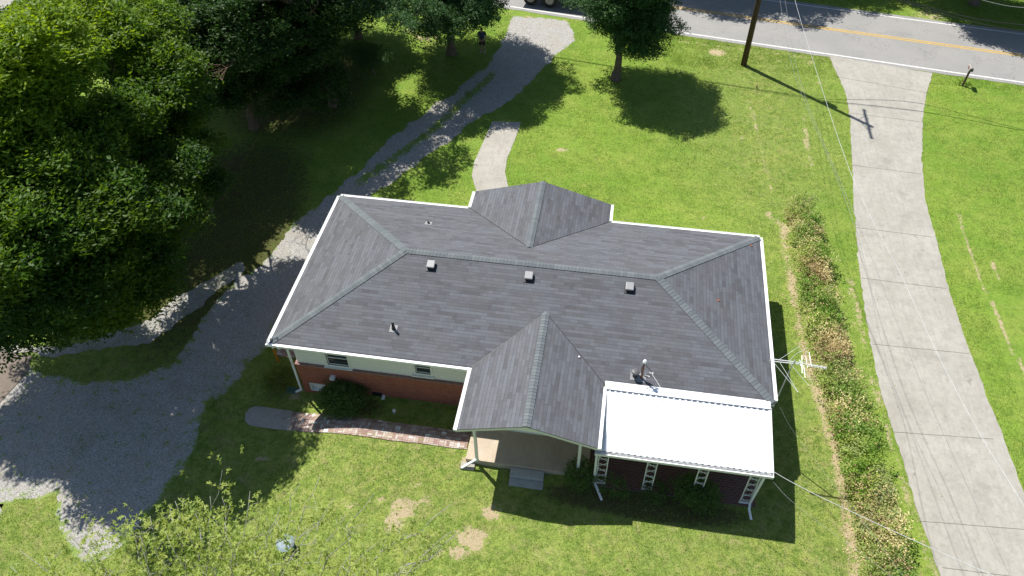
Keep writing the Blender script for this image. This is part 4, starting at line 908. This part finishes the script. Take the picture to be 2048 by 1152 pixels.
for a, b, z1 in (((365,405),(640,740),4.75),((425,385),(655,232),5.2),((425,390),(640,738),4.75),((540,395),(610,320),5.05),((610,320),(745,250),5.1),((540,410),(757,665),4.8),((655,425),(745,285),5.2),((660,435),(787,613),4.8),((640,432),(782,378),5.05)):
    MB().tube([Z(*a), Z(*b, z1 if z1 else az)],.0065,5).build('rod', M['alu'], an)
for a, b in (((680,335),(682,528)),((722,345),(740,470)),((760,300),(782,452)),((655,380),(692,530)),((700,440),(716,580)),((640,420),(700,490))):
    MB().tube([Z(*a,5.05), Z(*b,4.95)],.0065,5).build('rod', M['alu'], an)
for i in range(13):
    t = i/12; c0 = (752+t*193, 441+t*30); MB().tube([Z(c0[0]+2,c0[1]-17), Z(c0[0]-2,c0[1]+17)],.0065,5).build('rod', M['alu'], an)

# ------------------------------------------------------------------ utility pole and wires
pb = G(1487,130); ARM = 13.4
po = empty('utility_pole', pb, 'dark brown wooden utility pole on the verge, top out of frame', 'pole')
MB().tube([pb-Vector((0,0,.3)), pb+Vector((0,0,5)), pb+Vector((0,0,14.1))],[.19,.16,.11],16).build('pole_shaft', M['pole'], po, smooth=True)
MB().beam((pb.x+.15,pb.y-1.5,ARM),(pb.x+.15,pb.y+1.5,ARM),.12,.1).build('crossarm', M['pole'], po)
for s in (-1,1): MB().beam((pb.x+.15,pb.y+s*.8,ARM-.05),(pb.x+.1,pb.y,ARM-.8),.04,.02).build('brace', M['galv'], po)
for y in (-1.4,-.5,.6,1.4): MB().tube([(pb.x+.15,pb.y+y,ARM+.05),(pb.x+.15,pb.y+y,ARM+.12),(pb.x+.15,pb.y+y,ARM+.22)],[.03,.06,.03],10).build('insulator', M['dark'], po)
MB().tube([(pb.x+.35,pb.y-.1,8.6),(pb.x+.35,pb.y-.1,8.7),(pb.x+.35,pb.y-.1,9.5),(pb.x+.35,pb.y-.1,9.6)],[.2,.24,.24,.15],16).build('transformer', M['vent'], po)
MB().tube([(pb.x+.2,pb.y-.3,0),(pb.x+.19,pb.y-.3,.02)],.01,4)
def wire(pts, r, mat, label, group='overhead wires', cat='wire', name='overhead_wire', sag=0):
    P3 = [Vector(p) for p in pts]; out = []
    for i in range(len(P3)-1):
        p0 = P3[max(0, i-1)]; p1 = P3[i]; p2 = P3[i+1]; p3 = P3[min(len(P3)-1, i+2)]; d = (p2-p1).length
        m1 = (p2-p0)/max(1e-6, (p2-p1).length+(p1-p0).length)*d; m2 = (p3-p1)/max(1e-6, (p3-p2).length+(p2-p1).length)*d
        for j in range(10):
            t = j/10; out.append(p1*(2*t**3-3*t*t+1)+m1*(t**3-2*t*t+t)+p2*(3*t*t-2*t**3)+m2*(t**3-t*t))
    out.append(P3[-1]); o = MB().tube(out, r, 6).build(name, mat, smooth=True); return tag(o, label, cat, group)
# along the road
dl = Vector((35.89-23.97, 24.54-26.11)).normalized()
def along(z, dy=0, t0=-70, t1=90): return [(pb.x+.1+dl.x*t0, pb.y+dy-dl.y*-t0*0+dl.y*t0, z+1.0), (pb.x+.1, pb.y+dy, z), (pb.x+dl.x*t1*.45, pb.y+dy+dl.y*t1*.45, z+.6)]
wire([(-28,36.5,8.2),(pb.x,pb.y-.15,7.6),tuple(P(1815,2,5.6)),tuple(P(2048,50,5.3)),(62,22,8)],.028,M['cable'],'upper of the two black cables crossing the top right corner')
wire([(-28,36.6,7.6),(pb.x,pb.y-.15,7.2),tuple(P(1795,0,5.25)),tuple(P(2048,61,5.0)),(62,22,7.5)],.022,M['cable'],'lower of the two black cables crossing the top right corner')
for dy in (-1.4,): wire([(-28,37+dy,8.9),(pb.x+.1,pb.y-.1,8.1),tuple(P(1965,0,5.9)),tuple(P(2048,15,5.7)),(62,24,8)],.010,M['silver'],'thin pale power line at the very top right corner')
wire([(pb.x,pb.y,8.9),tuple(P(1590,0,8.5)),tuple(P(1640,165,8.2)),tuple(P(1700,342,8.0)),tuple(P(1745,441,7.95)),tuple(P(1800,546,7.95)),tuple(P(1880,718,8.0)),tuple(P(1960,868,8.1)),tuple(P(2048,1012,8.2)),tuple(P(2250,1350,8.6))],.0075,M['silver'],'bright silver service wire running from the pole down over the concrete driveway')
wire([(mx+.3,my-.1,mz+.5),tuple(P(1345,803,3.55)),tuple(P(1545,942,3.75)),tuple(P(1700,1022,4.2)),tuple(P(1990,1153,5.2)),tuple(P(2200,1245,6.4))],.009,M['silver'],'silver service drop from the roof mast over the hedge to the lower right')
wire([(pb.x,pb.y,8.4),tuple(P(1570,0,8)),tuple(P(1603,170,7.6)),tuple(P(1716,446,7.2)),tuple(P(1840,760,7)),tuple(P(2020,1152,7)),tuple(P(2150,1400,7.4))],.006,M['greywire'],'thin dark wire right of the driveway middle, from pole to the bottom edge')
wire([(pb.x,pb.y,8.2),tuple(P(1560,0,7.8)),tuple(P(1590,150,7.4)),tuple(P(1711,456,7)),tuple(P(1784,760,6.6)),tuple(P(1912,1049,6.4)),tuple(P(2030,1300,6.8))],.006,M['greywire'],'thin dark wire near the left side of the driveway')
wire([tuple(mast_foot),tuple(P(1586,862,2.2)),tuple(P(1750,1075,1.7)),tuple(P(1860,1230,1.3))],.002,M['silver'],'very thin wire from the antenna mast foot, crossing the house shade')
wire([(W-.2,-2.7,2.3),tuple(P(1583,1002,2.5)),tuple(P(1760,1135,3)),tuple(P(1900,1240,3.4))],.002,M['silver'],'very thin wire from the canopy corner toward the bottom of the hedge')

# ------------------------------------------------------------------ mailboxes
def mailbox(base, rz, label, box=True, lean=0):
    o = empty('mailbox', base, label, 'mailbox', 'mailboxes on the verge'); b = Vector(base); c, s = cos(rz), sin(rz)
    def w(x, y, z): return (b.x+x*c-y*s+lean*z, b.y+x*s+y*c, b.z+z)
    MB().beam(w(0,0,-.2), w(0,0,1.05),.095).build('post', M['pole'], o)
    n = 12; prof = [(-.10,1.07),(-.10,1.2)]+[(-.10*cos(pi*i/n),1.2+.10*sin(pi*i/n)) for i in range(1,n)]+[(.10,1.2),(.10,1.07)]
    V = [w(x,-.18,z) for x,z in prof]+[w(x,.36,z) for x,z in prof]; k = len(prof)
    F = [[i,(i+1)%k,(i+1)%k+k,i+k] for i in range(k)]+[list(range(k))[::-1],list(range(k,2*k))]
    MB().add(V,F).build('mailbox_body', paint('mailbox_metal',(.42,.38,.36),.35,.2,10,.2), o)
    V = [w(x*1.04,-.20,z) for x,z in prof]+[w(x*1.04,-.182,z) for x,z in prof]
    MB().add(V,F).build('mailbox_back', M['dark'], o)
    MB().box(w(-.03,-.212,1.215),w(.05,-.203,1.25)).build('reflector', M['white'], o)
    MB().beam(w(-.118,.1,1.1),w(-.118,.1,1.3),.02,.03).build('flag', paint('flag_red',(.35,.03,.03)), o)
    return o
mailbox(G(1925,171), -.05, 'weathered mailbox on a wooden post beside the road, right of the concrete driveway', lean=.02)
mailbox(G(983,31), -.1, 'mailbox post beside the gravel drive entrance, behind the left pear tree')

# ------------------------------------------------------------------ flatbed truck on the near lane
def truck():
    a = G(1060,11,.02); b = G(1098,16,.02); d = (b-a).normalized(); nrm = Vector((-d.y, d.x, 0)); R0 = .52
    o = empty('truck', a, 'flatbed truck passing on the road, only its tandem wheels in view at the top', 'truck')
    def w(x, y, z): return a+d*x+nrm*y+Vector((0,0,z))
    sp = (b-a).length; mt_tyre = paint('tyre_rubber',(.035,.033,.03),.85,.3,12); mt_rim = paint('wheel_rim',(.42,.40,.37),.45,.3,12)
    for x in (0, sp, 5.9):
        for y, yi in ((.02,1),(2.3,-1)):
            t = MB(); n = 40; dp = [(.0,.30),(.0,.46),(.03,.52),(.24,.52),(.28,.45),(.28,.30)]
            V = []; F = []
            for i in range(n):
                q = 2*pi*i/n
                for (yy, rr) in dp: V.append(w(x+rr*cos(q), y+yi*yy, R0+rr*sin(q)))
            k = len(dp)
            for i in range(n):
                for j in range(k): F.append([i*k+j, i*k+(j+1)%k, ((i+1)%n)*k+(j+1)%k, ((i+1)%n)*k+j])
            wh = t.add(V,F).build('wheel', mt_tyre, o)
            r = MB(); r.tube([w(x,y+yi*.02,R0),w(x,y+yi*.06,R0),w(x,y+yi*.10,R0),w(x,y+yi*.14,R0)],[.30,.28,.20,.19],28); r.tube([w(x,y-yi*.02,R0),w(x,y+yi*.14,R0)],[.07,.10],14)
            for h in range(10): q = 2*pi*h/10; r.tube([w(x+.15*cos(q),y+yi*.06,R0+.15*sin(q)),w(x+.15*cos(q),y+yi*.145,R0+.15*sin(q))],.016,6)
            r.build('rim', mt_rim, wh)
    grey = paint('truck_frame',(.05,.05,.055),.5); bed = paint('truck_bed',(.20,.13,.08),.7,.3)
    m = MB()
    def bx(x0,x1,y0,y1,z0,z1):
        V = [w(x,y,z) for z in (z0,z1) for (x,y) in ((x0,y0),(x1,y0),(x1,y1),(x0,y1))]; m.add(V,[(0,3,2,1),(4,5,6,7),(0,1,5,4),(1,2,6,5),(2,3,7,6),(3,0,4,7)])
    bx(-.9,6.8,.75,.87,.75,1.0); bx(-.9,6.8,1.45,1.57,.75,1.0)
    for x in (0,sp,5.9): bx(x-.06,x+.06,.3,2.0,R0-.06,R0+.06)
    m.build('chassis', grey, o); m = MB(); bx(-1.0,4.3,-.05,2.38,1.08,1.22); bx(4.2,4.3,-.05,2.38,1.22,1.9); m.build('flatbed', bed, o)
    m = MB(); bx(4.55,6.2,.1,2.22,.85,2.55); c = m.build('cab', paint('cab_paint',(.75,.75,.74),.3,.05), o, bevel=.08)
    m = MB(); bx(6.21,7.3,.3,2.02,.75,1.5); m.build('bonnet', paint('bonnet_paint',(.75,.75,.74),.3,.05), o, bevel=.1)
    m = MB(); bx(6.203,6.215,.25,2.07,1.65,2.35); m.build('windscreen', M['glass'], o); m = MB(); bx(5.0,5.9,.088,.098,1.7,2.3); m.build('side_window', M['glass'], o)
truck()

# ------------------------------------------------------------------ person
def person():
    g = G(965,105); bp = g
    skin = paint('skin',(.36,.22,.16),.6,.1); shirt = paint('shirt_cloth',(.055,.07,.14),.9,.25,14); shorts = paint('shorts_cloth',(.05,.035,.04),.9,.2); hair = paint('cap_cloth',(.02,.02,.022),.9)
    o = empty('person', g, 'person in dark blue shirt and dark shorts standing in tree shade holding a small controller', 'person')
    def skinmesh(name, verts, edges, rad, mat, par, sub=2, root=0):
        me = bpy.data.meshes.new(name); me.from_pydata([tuple(Vector(v)+bp) for v in verts], edges, []); ob = bpy.data.objects.new(name, me); COL.objects.link(ob); link(ob, par)
        m = ob.modifiers.new('skin','SKIN'); m.use_smooth_shade = True
        for i, r in enumerate(rad): me.skin_vertices[0].data[i].radius = (r, r) if isinstance(r, float) else r; me.skin_vertices[0].data[i].use_root = (i == root)
        s = ob.modifiers.new('sub','SUBSURF'); s.levels = sub; s.render_levels = sub; me.materials.append(mat); return ob
    V = [(0,0,.93),(0,0,1.10),(0,.01,1.30),(0,.01,1.44),(0,0,1.53),(0,-.01,1.60),(0,-.015,1.69)]
    E = [(0,1),(1,2),(2,3),(3,4),(4,5),(5,6)]; Rr = [.15,(.165,.13),(.18,.13),(.12,.10),.058,(.075,.092),(.07,.085)]
    for s in (-1,1):
        k = len(V); V += [(s*.10,0,.84),(s*.12,-.01,.50),(s*.125,.02,.10),(s*.13,-.10,.045),(s*.18,.01,1.42),(s*.29,.04,1.17),(s*.17,-.20,1.10),(s*.10,-.26,1.12)]
        E += [(0,k),(k,k+1),(k+1,k+2),(k+2,k+3),(3,k+4),(k+4,k+5),(k+5,k+6),(k+6,k+7)]; Rr += [.10,.062,.045,.04,.065,.05,.035,.03]
    body = skinmesh('body', V, E, Rr, skin, o)
    for s in (-1,1):
        for j, (dx, L_) in enumerate(((-.03,.05),(-.012,.06),(.006,.055),(.024,.045))):
            a = (s*(.085-.02*j*.5), -.27, 1.15-.022*j); b = (s*(.05-.01*j), -.30, 1.15-.022*j); c = (s*.03, -.285, 1.145-.022*j)
            skinmesh('finger', [a,b,c], [(0,1),(1,2)], [.010,.009,.008], skin, body, 1)
        skinmesh('thumb', [(s*.10,-.26,1.155),(s*.075,-.275,1.18),(s*.045,-.28,1.185)], [(0,1),(1,2)], [.012,.010,.009], skin, body, 1)
    V = [(0,0,.90),(0,0,1.10),(0,.01,1.30),(0,.01,1.43),(0,0,1.49)]; E = [(0,1),(1,2),(2,3),(3,4)]; Rr = [(.19,.15),(.19,.15),(.20,.15),(.15,.12),.07]
    for s in (-1,1): k = len(V); V += [(s*.185,.0,1.42),(s*.26,.03,1.24)]; E += [(3,k),(k,k+1)]; Rr += [.085,.07]
    skinmesh('shirt', V, E, Rr, shirt, body)
    V = [(0,0,.93)]; E = []; Rr = [(.175,.14)]
    for s in (-1,1): k = len(V); V += [(s*.105,0,.80),(s*.12,-.005,.50)]; E += [(0,k),(k,k+1)]; Rr += [.115,.09]
    skinmesh('shorts', V, E, Rr, shorts, body)
    skinmesh('cap', [(0,-.01,1.70),(0,-.01,1.765)], [(0,1)], [(.088,.10),(.06,.07)], hair, body)
    m = MB(); m.box((bp.x-.06,bp.y-.22,bp.z+1.695),(bp.x+.06,bp.y-.10,bp.z+1.705)); m.build('cap_brim', hair, body)
    for s in (-1,1):
        m = MB(); m.tube([(bp.x+s*.03,bp.y-.098,bp.z+1.65),(bp.x+s*.03,bp.y-.108,bp.z+1.65)],.012,8); m.build('eye', M['white'], body)
        m = MB(); m.tube([(bp.x+s*.085,bp.y-.01,bp.z+1.62),(bp.x+s*.085,bp.y-.01,bp.z+1.68)],.018,8); m.build('ear', skin, body)
        m = MB(); m.box((bp.x+s*.13-.05,bp.y-.17,bp.z),(bp.x+s*.13+.05,bp.y+.09,bp.z+.07)); m.build('shoe', M['vent'], body, bevel=.02)
    m = MB(); m.add([(bp.x-.015,bp.y-.10,bp.z+1.60),(bp.x+.015,bp.y-.10,bp.z+1.60),(bp.x,bp.y-.135,bp.z+1.605),(bp.x,bp.y-.10,bp.z+1.65)],[(0,1,3),(0,2,1),(0,3,2),(1,2,3)]); m.build('nose', skin, body)
    m = MB(); m.box((bp.x-.025,bp.y-.105,bp.z+1.57),(bp.x+.025,bp.y-.095,bp.z+1.58)); m.build('mouth', paint('lips',(.3,.12,.1)), body)
    m = MB(); m.box((bp.x-.09,bp.y-.33,bp.z+1.11),(bp.x+.09,bp.y-.25,bp.z+1.145)); tag(m.build('controller', M['dark'], None, bevel=.01), 'small dark remote controller held in both hands of the standing person', 'controller')
person()

# ------------------------------------------------------------------ small things
for px, py, lab in ((1436, 601, 'single reddish dry leaf lying on the right roof slope'), (1502, 491, 'small dry leaf on the roof near its far right corner')):
    q = P(px, py, 3.5)
    for _ in range(12): q = P(px, py, roofz(q.x, q.y)+.01)
    m = MB(); a = .07; m.add([(q.x-a, q.y, q.z), (q.x, q.y-a*.6, q.z+.01), (q.x+a, q.y, q.z+.02), (q.x+.01, q.y+a*.6, q.z+.03)], [(0,1,2,3)])
    tag(m.build('dry_leaf', paint('dry_leaf', (.30, .09, .05), .8)), lab, 'leaf', 'dry leaves on the roof')
g = G(556,722); bo = empty('bollard', g, 'yellow steel post with pale cap beside the left corner of the house', 'bollard')
tp_ = Vector((g.x, g.y, g.z+.95)); MB().tube([g-Vector((0,0,.1)), tp_],.055,14).build('post', M['yellow'], bo); MB().tube([tp_, tp_+Vector((0,0,.02)), tp_+Vector((0,0,.045))],[.06,.058,.03],14).build('cap', M['white'], bo)
g = G(586,782); sbk = empty('splash_block', g, 'green plastic splash block below the left downspout', 'splash block', rz=.15)
m = MB(); gm_ = paint('green_plastic',(.10,.22,.18),.4,.2,10); x, y, z = g
m.box((x-.3,y-.14,z),(x+.2,y+.14,z+.03)); m.box((x-.3,y-.14,z+.03),(x+.2,y-.11,z+.08)); m.box((x-.3,y+.11,z+.03),(x+.2,y+.14,z+.08)); m.box((x+.17,y-.11,z+.03),(x+.2,y+.11,z+.08))
m.build('tray', gm_, sbk, bevel=.01); m = MB(); [m.box((x-.28,y-.06+.05*i,z+.03),(x+.15,y-.045+.05*i,z+.045)) for i in range(3)]; m.build('rib', gm_, sbk)
g = G(789,825); cn = empty('cleanout_pipe', g, 'short white plastic pipe with cap standing in the shaded grass', 'pipe')
MB().tube([g-Vector((0,0,.1)), g+Vector((0,0,.13))],.055,16).build('pipe', M['white'], cn); MB().tube([g+Vector((0,0,.13)), g+Vector((0,0,.16)), g+Vector((0,0,.175))],[.07,.07,.04],16).build('cap', M['white'], cn)
g = G(576,1098); tb = empty('plastic_tub', g, 'pale blue round plastic tub standing under the sparse foreground tree', 'tub')
bl = paint('blue_plastic',(.10,.16,.20),.5,.2,8)
MB().tube([g, g+Vector((0,0,.02)), g+Vector((0,0,.42)), g+Vector((0,0,.45))],[.24,.26,.32,.335],28).build('tub_body', bl, tb, smooth=False); MB().tube([g+Vector((0,0,.451)), g+Vector((0,0,.48)), g+Vector((0,0,.50))],[.34,.33,.22],28).build('lid', paint('lid_plastic',(.13,.20,.24),.5,.2,8), tb)
